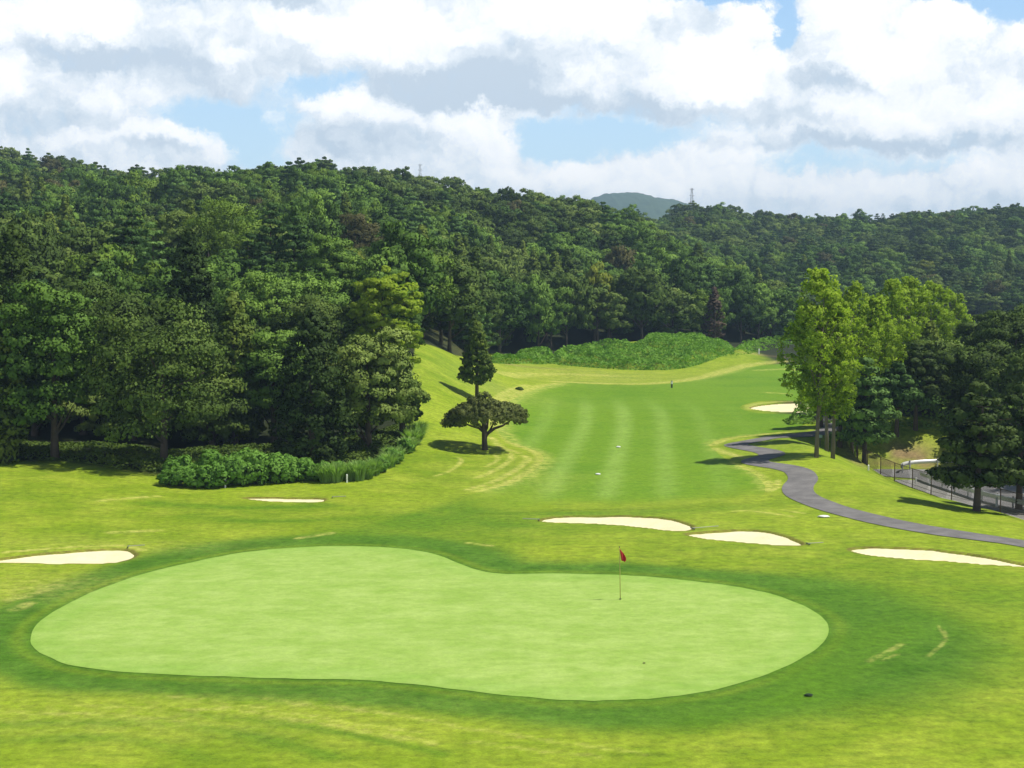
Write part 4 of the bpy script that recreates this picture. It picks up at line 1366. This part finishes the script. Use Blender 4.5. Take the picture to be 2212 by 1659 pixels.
hz = np.where(WR_ == 2, np.minimum(hz, 8), hz); kinds[WR_ == 2] = 'oak'
for hu, hv, hwid, hY in hero_px:      # keep nearer trees from burying the ones that stand out
    front = (WY < hY) & (WY > 118) & (np.abs(WU - hu) < hwid * .5 + wz * FPX / WY * .5)
    cap = CAM_H - (hv + .62 * hwid - HOR) * WY / FPX - WZ
    hz = np.where(front, np.minimum(hz, np.maximum(cap, 2.5)), hz)
    wz = np.where(front, np.minimum(wz, hz * .45), wz)
rot = rng.uniform(0, 6.28, n)

# which trees does the valley show most of: near-to-far coverage on a coarse picture
order = np.argsort(WY)
W_, H_ = 1106, 500
cover = np.zeros((H_, W_), bool)
vis = np.zeros(n)
for (hx, hy, hw, ht) in heros:
    pass
hero_i = sorted([(hy, hx, hw, ht) for hx, hy, hw, ht in heros if ht])
hi = 0
for j in order:
    while hi < len(hero_i) and hero_i[hi][0] < WY[j]:
        hy, hx, hw, ht = hero_i[hi]; hi += 1
        uc = (1106 + FPX * hx / hy) / 2; ru = hw * FPX / hy / 2 * .85; v0 = (HOR + (CAM_H - ht) * FPX / hy) / 2
        cover[int(max(v0, 0)) + 4:, int(max(uc - ru, 0)):int(max(min(uc + ru, W_), 0))] = True
    f = FPX / WY[j]
    uc = WU[j] / 2; ru = wz[j] * f / 2 * .9
    vt = (HOR + (CAM_H - WZ[j] - hz[j]) * f) / 2; vb = (HOR + (CAM_H - WZ[j] - 1) * f) / 2
    a, b = int(max(uc - ru, 0)), int(min(uc + ru + 1, W_)); c_, d_ = int(max(vt, 0)), int(min(vb + 1, H_))
    if b <= a or d_ <= c_:
        continue
    yy, xx = np.mgrid[c_:d_, a:b]
    e_ = ((xx - uc) / max(ru, 1)) ** 2 + (np.clip((vt + vb) / 2 - yy, -1e3, 1e3) / max((vb - vt) / 2, 1)) ** 2 < 1
    sub = cover[c_:d_, a:b]
    vis[j] = (e_ & ~sub).sum()
    sub |= e_
N_SINGLE = 262
top = np.argsort(-vis)[:N_SINGLE]
single = np.zeros(n, bool); single[top] = True
single &= vis > 10


def region_label(kind, x, y, u, r, h):
    if r == 2:
        where = 'in the wood beyond the road at right'
    elif r == 1:
        where = 'on the far right-hand ridge'
    elif y < 165 and u < 900:
        where = 'packed inside the near left wood'
    elif u > 900 and y < np.interp(u, *A_FOOT) + 22:
        where = 'in the front rank of the wood above the fairway, ' + ('left' if u < 1150 else 'middle' if u < 1400 else 'right') + ' stretch'
    elif y < 260:
        where = 'on the lower hillside ' + ('above the left wood' if u < 600 else 'behind the yellow-green tree' if u < 950 else 'behind the front rank of the wood')
    elif y < 370:
        where = 'halfway up the wooded hill ' + ('at left' if u < 500 else 'at centre-left' if u < 950 else 'at centre')
    else:
        where = 'near the top of the wooded hill ' + ('at left' if u < 500 else 'at centre-left' if u < 950 else 'at centre')
    what = {'oak': 'olive green round-crowned tree', 'broad': 'mid green round-crowned tree', 'cedar': 'dark pointed cedar', 'pine': 'layered green pine', 'redpine': 'open flat-topped pine',
            'rust': 'reddish-brown round tree', 'gold': 'golden-green round tree', 'fresh': 'fresh yellow-green round-crowned tree'}[kind]
    return what + ' ' + where


for j in np.nonzero(single)[0]:
    lb = region_label(kinds[j], WX[j], WY[j], WU[j], int(WR_[j]), hz[j])
    place_tree(kinds[j], WX[j], WY[j], wz[j], hz[j], lb, lb.replace('tree ', 'trees ').replace('pine ', 'pines ').replace('cedar ', 'cedars '), rz=rot[j], var=j, z=WZ[j] - .2)

# the rest of the wood reads as one mass: points carrying instances of the crowns above
rest = ~single
FAR_KINDS = [('broad', 0), ('broad', 1), ('broad', 2), ('oak', 0), ('oak', 1), ('oak', 2), ('cedar', 0), ('cedar', 1), ('pine', 0), ('pine', 1), ('redpine', 0), ('redpine', 1), ('rust', 0), ('gold', 0), ('fresh', 0)]
ri = np.nonzero(rest)[0]
code = np.array([FAR_KINDS.index((kinds[j], int(j) % len(PROTO[kinds[j]]))) for j in ri])
me = bpy.data.meshes.new('forest')
me.vertices.add(len(ri))
me.vertices.foreach_set('co', np.column_stack([WX[ri], WY[ri], WZ[ri] - .2]).astype(np.float32).ravel())
for nm_, arr in (('code', code), ('turn', rot[ri]), ('wide', np.array([wz[j] / PDIM[kinds[j]][0] for j in ri])), ('tall', np.array([hz[j] / PDIM[kinds[j]][1] for j in ri]))):
    a = me.attributes.new(nm_, 'FLOAT', 'POINT'); a.data.foreach_set('value', arr.astype(np.float32))
forest = link('forest', me)
tag(forest, 'dense mixed wood covering the hills behind the course', None, None, 'stuff')
gn = bpy.data.node_groups.new('forest_scatter', 'GeometryNodeTree')
gn.interface.new_socket('Geometry', in_out='INPUT', socket_type='NodeSocketGeometry')
gn.interface.new_socket('Geometry', in_out='OUTPUT', socket_type='NodeSocketGeometry')
G = NT(gn)
gi = G.node('NodeGroupInput'); go = G.node('NodeGroupOutput'); jn = G.node('GeometryNodeJoinGeometry')


def gattr(name):
    nd = G.node('GeometryNodeInputNamedAttribute', data_type='FLOAT'); nd.inputs[0].default_value = name
    return nd.outputs[0]


a_code, a_turn, a_wide, a_tall = gattr('code'), gattr('turn'), gattr('wide'), gattr('tall')
rotv = G.xyz(0.0, 0.0, a_turn); sclv = G.xyz(a_wide, a_wide, a_tall)
crown_obj = {}
for o in list(bpy.data.objects):
    if o.name.startswith('crown') and o.data:
        crown_obj.setdefault(o.data.name, o)
for c_i, (kd, vr) in enumerate(FAR_KINDS):
    pm = PROTO[kd][vr][0]
    src = crown_obj.get(pm.name)
    if src is None or not (code == c_i).any():
        continue
    oi = G.node('GeometryNodeObjectInfo', transform_space='ORIGINAL'); oi.inputs[0].default_value = src; oi.inputs[1].default_value = True
    ip = G.node('GeometryNodeInstanceOnPoints')
    cmp_ = G.node('FunctionNodeCompare', data_type='FLOAT', operation='EQUAL')
    G.l.new(a_code, cmp_.inputs[0]); cmp_.inputs[1].default_value = float(c_i); cmp_.inputs['Epsilon'].default_value = 0.1
    G.l.new(gi.outputs[0], ip.inputs['Points']); G.l.new(cmp_.outputs[0], ip.inputs['Selection']); G.l.new(oi.outputs['Geometry'], ip.inputs['Instance'])
    G.l.new(rotv, ip.inputs['Rotation']); G.l.new(sclv, ip.inputs['Scale'])
    G.l.new(ip.outputs[0], jn.inputs[0])
G.l.new(jn.outputs[0], go.inputs[0])
md = forest.modifiers.new('scatter', 'NODES'); md.node_group = gn
print('forest', n, 'single', int(single.sum()), 'rest', len(ri))


# ------------------------------------------------------------------ shrubs and undergrowth
def shrub_mesh(seed, mat, R_=1.0, H=1.3, n=22, size=.062, aspect=1.0, up=.3):
    rng = np.random.default_rng(seed)
    C = sph(n, rng) * np.array([R_ * .62, R_ * .62, H * .36]) + np.array([0, 0, H * .45])
    V, F, T = cluster_crown(C, np.full(n, .34) * rng.uniform(.7, 1.25, n), rng, 11, 20, size, aspect=aspect, flat=.9, sub_r=.42, up=up, cull=.55, keep_low=-.6)
    return crown_mesh('foliage', V, F, T, mat)


def reed_mesh(seed, H=1.5, n=900):
    rng = np.random.default_rng(seed)
    V = []; F = []
    for k in range(n // 3):
        a = rng.uniform(0, 6.28); r0 = rng.uniform(0, .45); L = H * rng.uniform(.6, 1.1); sp_ = rng.uniform(.15, .7)
        bx, by = r0 * math.cos(a), r0 * math.sin(a)
        wdt = .035
        pts = [(bx + math.cos(a) * sp_ * t ** 1.8 * L, by + math.sin(a) * sp_ * t ** 1.8 * L, L * (t - .35 * sp_ * t ** 2.5)) for t in (0, .4, .75, 1.0)]
        tx, ty = -math.sin(a) * wdt, math.cos(a) * wdt
        b = len(V)
        for i, p in enumerate(pts):
            s = (1, 1.1, .8, .1)[i]
            V += [(p[0] - tx * s, p[1] - ty * s, p[2]), (p[0] + tx * s, p[1] + ty * s, p[2])]
        for i in range(3):
            F.append((b + 2 * i, b + 2 * i + 1, b + 2 * i + 3, b + 2 * i + 2))
    V = np.array(V); F = np.array(F)
    return crown_mesh('foliage', V, F, rng.uniform(0, 1, len(F)), M_REED)


SHR = [shrub_mesh(s, M_SHRUB) for s in (201, 202, 203)]
DARKS = [shrub_mesh(s, M_BROAD) for s in (204, 205)]
REED = [reed_mesh(206), reed_mesh(207)]
shrub_spots = [(362, 1054, 1.35), (395, 1056, 1.55), (432, 1058, 1.75), (470, 1056, 1.8), (508, 1053, 1.75), (545, 1050, 1.9), (585, 1047, 1.7), (617, 1046, 1.3), (655, 1044, 1.4), (690, 1044, 1.2), (722, 1040, 1.15), (770, 1038, 1.1), (815, 1026, 1.0), (845, 1006, 1.05), (872, 982, 1.05), (893, 955, 1.0), (380, 1040, 1.5), (450, 1040, 1.8), (525, 1037, 1.9), (600, 1037, 1.6), (640, 1036, 1.2)]
SL = ['at the left end of the hedge-like row', 'second from the left end of the row', 'directly left of the left white stake', 'directly behind the left white stake', 'just right of the left white stake', 'above the sand sliver, tallest in the row',
      'right of the tallest shrub in the row', 'low, filling a dip in the row', 'centre-right of the row', 'left of the right white stake', 'hard against the left of the right white stake', 'right of the right white stake', 'small, where the row starts to climb the bank', 'small, a third of the way up the bank edge', 'small, two thirds of the way up the bank edge', 'small, topmost on the bank edge', 'behind the left end of the row', 'behind the left white stake, second rank', 'behind the tallest shrub', 'second rank, above the sand sliver', 'rearmost at the right of the row']
rs = random.Random(4)
for i, (u, v, s) in enumerate(shrub_spots):
    x, y = ground_at(u, v)
    z = float(height(np.array([x]), np.array([y]), False)[0])
    root = bpy.data.objects.new('shrub', None); COL.objects.link(root); root.location = (x, y + .6, z); root.rotation_euler = (0, 0, rs.uniform(0, 6))
    root.scale = (s * .78, s * .78, s * (.62 if i < 3 else .78))
    tag(root, 'leafy bright green shrub ' + SL[i], 'shrub', 'leafy shrubs along the foot of the left wood')
    link('foliage', SHR[i % 3], root)
reed_spots_all = [(700, 1046, .8), (722, 1045, 1.0), (752, 1040, 1.15), (772, 1042, .9), (790, 1038, .8), (805, 1030, .8), (822, 1022, .9), (838, 1012, .9), (852, 1000, 1.0), (868, 988, 1.05), (880, 975, 1.05), (890, 962, 1.1), (898, 950, 1.1), (905, 940, .9), (862, 975, 1.0), (840, 995, .9)]
reed_spots = [r for k, r in enumerate(reed_spots_all) if k not in (6, 9, 14)]
for i, (u, v, s) in enumerate(reed_spots):
    x, y = ground_at(u, v)
    z = float(height(np.array([x]), np.array([y]), False)[0])
    root = bpy.data.objects.new('reed_clump', None); COL.objects.link(root); root.location = (x, y + .3, z); root.rotation_euler = (0, 0, rs.uniform(0, 6)); root.scale = (s * rs.uniform(.8, 1.25), s, s * rs.uniform(.65, 1.1))
    tag(root, 'clump of long pale grass blades ' + ('beside the right white stake' if i < 5 else 'climbing the edge of the left bank'), 'grass clump', 'long grass clumps ' + ('by the right stake' if i < 5 else 'up the bank edge'))
    link('foliage', REED[i % 2], root)


def undergrowth(name, label, regions, mat, size, seed, hgt=1.0, count=9000, sizev=.8):
    """a tangled bank: leaves over humps that sit on the ground inside plan ellipses"""
    rng = np.random.default_rng(seed)
    P = []; N = []
    for (poly, cnt) in regions:
        poly = np.asarray(poly)
        x0, y0 = poly.min(0); x1, y1 = poly.max(0)
        x = rng.uniform(x0, x1, cnt * 3); y = rng.uniform(y0, y1, cnt * 3)
        ok = inside(x, y, poly); x, y = x[ok][:cnt], y[ok][:cnt]
        edge = smooth(seg_dist(x, y, poly) / 1.5)
        hump = lambda a, b: hgt * (0.35 + 1.5 * np.clip(vnoise(a / 1.5, b / 1.9, seed), .1, 1) * (.6 + vnoise(a / 4.5, b / 4.5, seed + 5)))
        h = hump(x, y) * edge
        gx = (hump(x + .2, y) - hump(x - .2, y)) / .4; gy = (hump(x, y + .2) - hump(x, y - .2)) / .4
        z = height(x, y, False) + h * rng.uniform(.75, 1.05, len(x))
        P.append(np.column_stack([x, y, z])); N.append(np.column_stack([-gx, -gy, np.ones_like(gx)]) + .6 * rng.normal(size=(len(x), 3)))
    P = np.vstack(P); N = np.vstack(N)
    V, F = leaf_quads(P, N, size, 1.1, rng)
    tone = np.clip(vnoise(P[:, 0] / 2.5, P[:, 1] / 2.5, 4) * .7 + .3 * rng.uniform(0, 1, len(P)), 0, 1)
    o = link(name, crown_mesh(name, V, F, tone, mat))
    tag(o, label, None, None, 'stuff')


bank = to_plan([(1190, 785), (1250, 792), (1330, 798), (1400, 800), (1480, 796), (1560, 770), (1590, 755), (1540, 735), (1480, 722), (1420, 728), (1380, 742), (1300, 752), (1200, 765)], n=2)
strip = to_plan([(1060, 784), (1130, 786), (1200, 786), (1200, 772), (1130, 770), (1060, 770)], n=2)
strip2 = to_plan([(1560, 770), (1620, 765), (1700, 745), (1745, 735), (1745, 722), (1690, 728), (1610, 748)], n=2)
undergrowth('undergrowth', 'bright tangle of creepers on the bank below the far wood', [(bank, 40000), (strip, 4500), (strip2, 8000)], M_KUDZU, .145, 5, hgt=.85)
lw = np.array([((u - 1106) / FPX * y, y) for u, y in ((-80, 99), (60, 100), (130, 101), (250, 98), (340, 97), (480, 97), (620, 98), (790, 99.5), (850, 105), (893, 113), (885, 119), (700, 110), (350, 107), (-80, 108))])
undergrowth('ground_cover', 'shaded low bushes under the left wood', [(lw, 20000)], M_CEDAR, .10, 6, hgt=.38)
rw = np.array([(24.5, 131.5), (31, 129.5), (38, 127.5), (50, 126), (60, 127), (60, 140), (30, 140), (25, 136)])
undergrowth('roadside_growth', 'shaded bushes under the trees behind the mound', [(rw, 12000)], M_BROAD, .13, 8, hgt=1.2)


# ------------------------------------------------------------------ flagstick
def gz(x, y):
    return float(height(np.array([x]), np.array([y]), False)[0])


fx, fy = ground_at(1343, 1304)
fz = gz(fx, fy) + .035
root = bpy.data.objects.new('flagstick', None); COL.objects.link(root); root.location = (fx, fy, fz)
tag(root, 'thin tan flagstick with a limp red flag on the green', 'flagstick')
mb = MB(); mb.tube([(0, 0, -.1), (-.02, 0, 1.1), (-.05, 0, 2.13)], [.016, .014, .012], 8)
mb.build('pole', plain('pole_paint', (.42, .33, .10), .5), root, sm=True)
mb = MB(); mb.tube([(-.05, 0, 2.13), (-.05, 0, 2.19)], [.022, .012], 8); mb.build('pole_tip', plain('tip', (.03, .03, .03), .5), root, sm=True)
# limp cloth, gathered in soft folds
V = []; F = []
nu, nv = 9, 12
for j in range(nv + 1):
    t = j / nv
    L0 = 0.0 + .0 * t; wid = .06 + .27 * math.sin(min(t * 1.15, 1) * 1.45) * (1 - .25 * t)
    sh = .15 * t
    for i in range(nu + 1):
        s = i / nu
        V.append((-.045 + L0 + sh * .6 + s * wid * (.75 if t < .9 else .55), .045 * math.sin(s * 9 + t * 3) * (.3 + t), 2.10 - t * .50 - s * .07 * (1 - t) - (.06 * s if t > .8 else 0)))
for j in range(nv):
    for i in range(nu):
        a = j * (nu + 1) + i
        F.append((a, a + 1, a + nu + 2, a + nu + 1))
me = mesh_np('flag', np.array(V), F, plain('red_cloth', (.50, .015, .03), .8, 0, .2, 9), True)
fl = link('flag', me, root)
so = fl.modifiers.new('thick', 'SOLIDIFY'); so.thickness = .006
cup = MB(); cup.tube([(0, 0, .005), (0, 0, .012)], [.054, .054], 14)
o = cup.build('hole_cup', plain('cup_dark', (.012, .02, .01), .9), None, (fx, fy, fz)); tag(o, 'dark hole at the foot of the flagstick', 'hole')


# ------------------------------------------------------------------ white stakes and markers
def stake(u, v, h, w_, label, group='white stakes', mat=M_WHITE, name='boundary_stake', cat='stake', ymin=36):
    x, y = ground_at(u, v, ymin)
    mb = MB()
    s = w_ / 2
    mb.add([(-s, -s, -.2), (s, -s, -.2), (s, s, -.2), (-s, s, -.2), (-s, -s, h - s), (s, -s, h - s), (s, s, h - s), (-s, s, h - s), (0, 0, h)],
           [(0, 1, 5, 4), (1, 2, 6, 5), (2, 3, 7, 6), (3, 0, 4, 7), (4, 5, 8), (5, 6, 8), (6, 7, 8), (7, 4, 8), (3, 2, 1, 0)])
    o = mb.build(name, mat, None, (x, y, gz(x, y)), .3)
    tag(o, label, cat, group)
    return o


stake(482, 1056, .62, .09, 'white stake in front of the leafy shrubs above the sand sliver')
stake(747, 1045, .55, .09, 'white stake at the right end of the leafy shrubs by the long grass')
stake(2162, 1101, .75, .11, 'white stake in the grass by the near end of the mesh fence')
stake(1985, 1046, .45, .09, 'small white stake where the grass crest meets the mesh fence')
stake(1881, 1018, .45, .10, 'short white stake near the far end of the mesh fence')
stake(1804, 972, .35, .10, 'small pale stake at the foot of the slim poplar')
stake(1640, 765, .9, .16, 'tiny pale stake below the undergrowth bank far up the fairway')
mk = stake(1452, 838, .9, .16, 'dark and white yardage post standing far up the fairway', None, plain('post_dark', (.05, .07, .05), .6), 'yardage_post', 'marker post')
mb = MB(); mb.box((0, 0, .62), (.18, .18, .3)); mb.build('white_band', M_WHITE, mk)


def lump(name, u, v, sz, mat, label, cat, group=None):
    x, y = ground_at(u, v)
    rng = np.random.default_rng(int(u))
    V = []; F = []
    nu, nv = 12, 6
    for j in range(nv + 1):
        for i in range(nu):
            a = 2 * math.pi * i / nu; b = math.pi / 2 * j / nv
            k = 1 + .12 * rng.normal() * (j < nv)
            V.append((sz[0] * math.cos(a) * math.cos(b) * k, sz[1] * math.sin(a) * math.cos(b) * k, sz[2] * math.sin(b)))
    for j in range(nv):
        for i in range(nu):
            a = j * nu + i; a2 = j * nu + (i + 1) % nu
            F.append((a, a2, a2 + nu, a + nu))
    o = link(name, mesh_np(name, np.array(V), F, mat, True), None, (x, y, gz(x, y) + .03))
    tag(o, label, cat, group)
    return o


def tee_disc(u, v, label):
    x, y = ground_at(u, v)
    mb = MB(); mb.tube([(0, 0, 0), (0, 0, .05), (0, 0, .07)], [.17, .17, .13], 16)
    o = mb.build('fairway_marker', M_WHITE, None, (x, y, gz(x, y) + .035), sm=False); tag(o, label, 'marker disc', 'white markers set in the fairway')


tee_disc(1337, 968, 'white disc marker in the fairway, farther of two')
tee_disc(1293, 1028, 'white disc marker in the fairway, nearer of two')
lump('white_stone', 1785, 1121, (.34, .16, .10), M_WHITE, 'flat white stone at the edge of the cart path bend', 'stone')
lump('turf_clump', 1758, 1520, (.14, .10, .06), plain('dark_turf', (.015, .035, .01), .9), 'small dark tuft hole in the rough below the green', 'tuft')
lump('low_bush', 1122, 843 - 0, (.5, .4, .35), M_CEDAR, 'tiny dark bush on the dry grass left of the far fairway', 'bush', None)
lump('leaf_scrap', 1396, 1446, (.05, .04, .015), plain('brown_leaf', (.08, .06, .02), .9), 'small dark leaf lying on the right half of the green', 'leaf')


def rake(u, v, rz, label, u_len=1.5):
    x, y = ground_at(u, v)
    root = bpy.data.objects.new('bunker_rake', None); COL.objects.link(root); root.location = (x, y, gz(x, y) + .06); root.rotation_euler = (0, 0, rz)
    tag(root, label, 'rake', 'rakes lying by the bunkers')
    mb = MB(); mb.tube([(0, 0, .03), (u_len, 0, .05)], .022, 6); mb.build('handle', plain('rake_handle', (.30, .32, .26), .6), root)
    mb = MB(); mb.box((0, 0, .02), (.04, .5, .03))
    for k in range(8):
        mb.box((.0, -.22 + k * .063, -.015), (.015, .012, .05))
    mb.build('head', plain('rake_head', (.05, .07, .05), .6), root)


rake(1165, 1129, 3.1, 'rake lying off the left tip of the kidney-shaped bunker', .9)
rake(1500, 1149, .35, 'rake lying at the right tip of the kidney-shaped bunker')
rake(1752, 1183, .2, 'rake by the right tip of the leaf-shaped bunker', .8)
rake(715, 1079, .1, 'rake lying right of the thin sand sliver', .8)
rake(268, 1189, .2, 'rake at the upper right of the left-edge bunker', .8)

# small signpost by the poplar
x, y = ground_at(1775, 966)
root = bpy.data.objects.new('course_sign', None); COL.objects.link(root); root.location = (x, y, gz(x, y))
tag(root, 'little signboard on a post beside the tallest poplar', 'sign')
mb = MB(); mb.box((0, 0, .35), (.06, .06, .9)); mb.build('post', M_BARK, root)
mb = MB(); mb.box((0, -.04, .85), (.34, .03, .24)); mb.build('board', plain('board_paint', (.25, .36, .30), .6), root)

# ------------------------------------------------------------------ mesh fence
fence_pts = [(29.45, 82), (29.3, 88), (29.2, 92.5), (29.05, 97), (28.98, 101.5), (28.9, 106), (28.65, 110), (28.5, 113.6), (28.3, 117), (27.9, 119.0), (28.6, 121.6)]
root = bpy.data.objects.new('mesh_fence', None); COL.objects.link(root); root.location = (29.45, 82, 0)
tag(root, 'long dark brown chain-link fence between the grass and the road', 'fence')
m_, t_, b_ = new_mat('chain_link')
tcn = t_.node('ShaderNodeTexCoord')
b_.inputs['Base Color'].default_value = (.045, .03, .022, 1); b_.inputs['Roughness'].default_value = .6
M_LINK = m_
O = Vector((29.45, 82, 0))


def fz_at(x, y):
    return gz(x + .15, y) + 0.0


FH = 1.5
for i, (x, y) in enumerate(fence_pts):
    z = fz_at(x, y)
    mb = MB(); mb.tube([(x - O.x, y - O.y, z - .4), (x - O.x, y - O.y, z + FH + .03)], .035, 8)
    mb.build('post', M_BROWN, root)
rail = MB(); low = MB(); link_mb = MB()
for (xa, ya), (xb, yb) in zip(fence_pts[:-1], fence_pts[1:]):
    za, zb_ = fz_at(xa, ya), fz_at(xb, yb)
    A = Vector((xa, ya, za)) - O; B = Vector((xb, yb, zb_)) - O
    rail.tube([A + Vector((0, 0, FH)), B + Vector((0, 0, FH))], .024, 6)
    low.tube([A + Vector((0, 0, .35)), B + Vector((0, 0, .35))], .014, 5)
    L = (B - A).length
    nseg = int(L / .11)
    st = 5
    for k in range(-st * 0, nseg, 1):
        # two families of slanting wires
        for sgn in (1, -1):
            t0 = k / nseg; dt = (FH - .1) / L * .9
            t1 = t0 + dt
            z0_, z1_ = (.1, FH) if sgn > 0 else (FH, .1)
            if t1 > 1:
                f = (1 - t0) / dt; z1_ = z0_ + (z1_ - z0_) * f; t1 = 1
            p = A.lerp(B, t0) + Vector((0, 0, z0_)); q = A.lerp(B, t1) + Vector((0, 0, z1_))
            link_mb.tube([p, q], .0045, 3, False)
rail.build('top_rail', M_BROWN, root); low.build('lower_rail', M_BROWN, root); link_mb.build('chain_link_mesh', M_LINK, root)


# ------------------------------------------------------------------ guardrails
def guardrail(line, label, hgt=.75, step=3.0, mat=M_GALV):
    L = np.array(line, float)
    seg = np.concatenate([[0], np.cumsum(np.hypot(*np.diff(L, axis=0).T))])
    t = np.arange(0, seg[-1] + .01, .75)
    P = np.column_stack([np.interp(t, seg, L[:, 0]), np.interp(t, seg, L[:, 1])])
    for _ in range(6):
        P[1:-1] = (P[:-2] + 2 * P[1:-1] + P[2:]) / 4
    Z = height(P[:, 0], P[:, 1], False)
    for _ in range(4):
        Z[1:-1] = (Z[:-2] + 2 * Z[1:-1] + Z[2:]) / 4
    root = bpy.data.objects.new('guardrail', None); COL.objects.link(root); root.location = (P[0, 0], P[0, 1], Z[0])
    o = Vector((P[0, 0], P[0, 1], Z[0]))
    tag(root, label, 'guardrail', 'guardrails beside the road')
    T = np.gradient(P, axis=0); T /= np.linalg.norm(T, axis=1)[:, None]; N = np.column_stack([-T[:, 1], T[:, 0]])
    prof = [(0, hgt), (.06, hgt - .03), (.06, hgt - .11), (.0, hgt - .16), (.06, hgt - .21), (.06, hgt - .29), (0, hgt - .32), (-.02, hgt - .32), (-.02, hgt)]
    V = []; F = []
    for i in range(len(P)):
        for (a, b) in prof:
            V.append((P[i, 0] + N[i, 0] * a - o.x, P[i, 1] + N[i, 1] * a - o.y, Z[i] + b - o.z))
    k = len(prof)
    for i in range(len(P) - 1):
        for j in range(k):
            F.append((i * k + j, i * k + (j + 1) % k, (i + 1) * k + (j + 1) % k, (i + 1) * k + j))
    link('rail', mesh_np('rail', np.array(V), F, mat, True), root)
    for i in range(0, len(P), int(step / .75)):
        mb = MB(); x, y = P[i] - N[i] * .09
        mb.tube([(x - o.x, y - o.y, Z[i] - .3 - o.z), (x - o.x, y - o.y, Z[i] + hgt + .08 - o.z)], .06, 8)
        mb.build('post', M_GREYP, root)


guardrail([(31.75, 72), (31.7, 90), (31.6, 105), (31.5, 113.5)], 'grey guardrail running beside the concrete strip in the shade')
guardrail([(31.4, 118.5), (32.0, 120.8), (33.6, 121.9), (37, 122.2), (44, 122.0), (52, 121.8)], 'bright white curving guardrail at the foot of the mound')


# ------------------------------------------------------------------ pylons
def pylon(u, v_top, Y, label, hh, arm=1.3):
    x = (u - 1106) / FPX * Y
    zt = CAM_H + (HOR - v_top) * Y / FPX
    root = bpy.data.objects.new('pylon', None); COL.objects.link(root); root.location = (x, Y, zt - hh)
    tag(root, label, 'pylon', 'lattice pylons on the ridges')
    mb = MB()
    wd = lambda z: np.interp(z, [0, hh * .7, hh], [2.2, .75, .35])
    lv = np.linspace(0, hh, 10)
    for sx in (-1, 1):
        for sy in (-1, 1):
            mb.tube([(sx * wd(z), sy * wd(z), z) for z in lv], .08, 4)
    for a, b in zip(lv[:-1], lv[1:]):
        for s in (-1, 1):
            mb.tube([(-wd(a), s * wd(a), a), (wd(b), s * wd(b), b)], .04, 3); mb.tube([(wd(a), s * wd(a), a), (-wd(b), s * wd(b), b)], .04, 3)
            mb.tube([(s * wd(a), -wd(a), a), (s * wd(b), wd(b), b)], .07, 3)
    mb.build('lattice', M_GREYP, root)
    for k, z in enumerate((hh * .78, hh * .88, hh * .98)):
        mb = MB(); mb.tube([(-arm, 0, z), (arm, 0, z)], .10, 4); mb.tube([(-arm, 0, z), (0, 0, z + .7)], .06, 3); mb.tube([(arm, 0, z), (0, 0, z + .7)], .06, 3)
        mb.build('crossarm', M_GREYP, root)


pylon(1492, 408, 790, 'lattice pylon poking above the right-hand ridge', 34)
pylon(909, 357, 900, 'small faint lattice pylon behind the centre-left hilltop', 30)

# ------------------------------------------------------------------ haze
HZ = MB(); HZ.box((0, 2050, 102), (6600, 4400, 216))
hm = bpy.data.materials.new('haze'); hm.use_nodes = True
ht = NT(hm.node_tree); ht.n.clear()
ho = ht.node('ShaderNodeOutputMaterial'); pv = ht.node('ShaderNodeVolumePrincipled')
pv.inputs['Color'].default_value = (0.52, 0.75, 1.0, 1)
pv.inputs['Density'].default_value = 0.00021
pv.inputs['Anisotropy'].default_value = 0.0
ht.l.new(pv.outputs[0], ho.inputs['Volume'])
hz_o = HZ.build('haze', hm)
tag(hz_o, None, None, None, 'stuff')
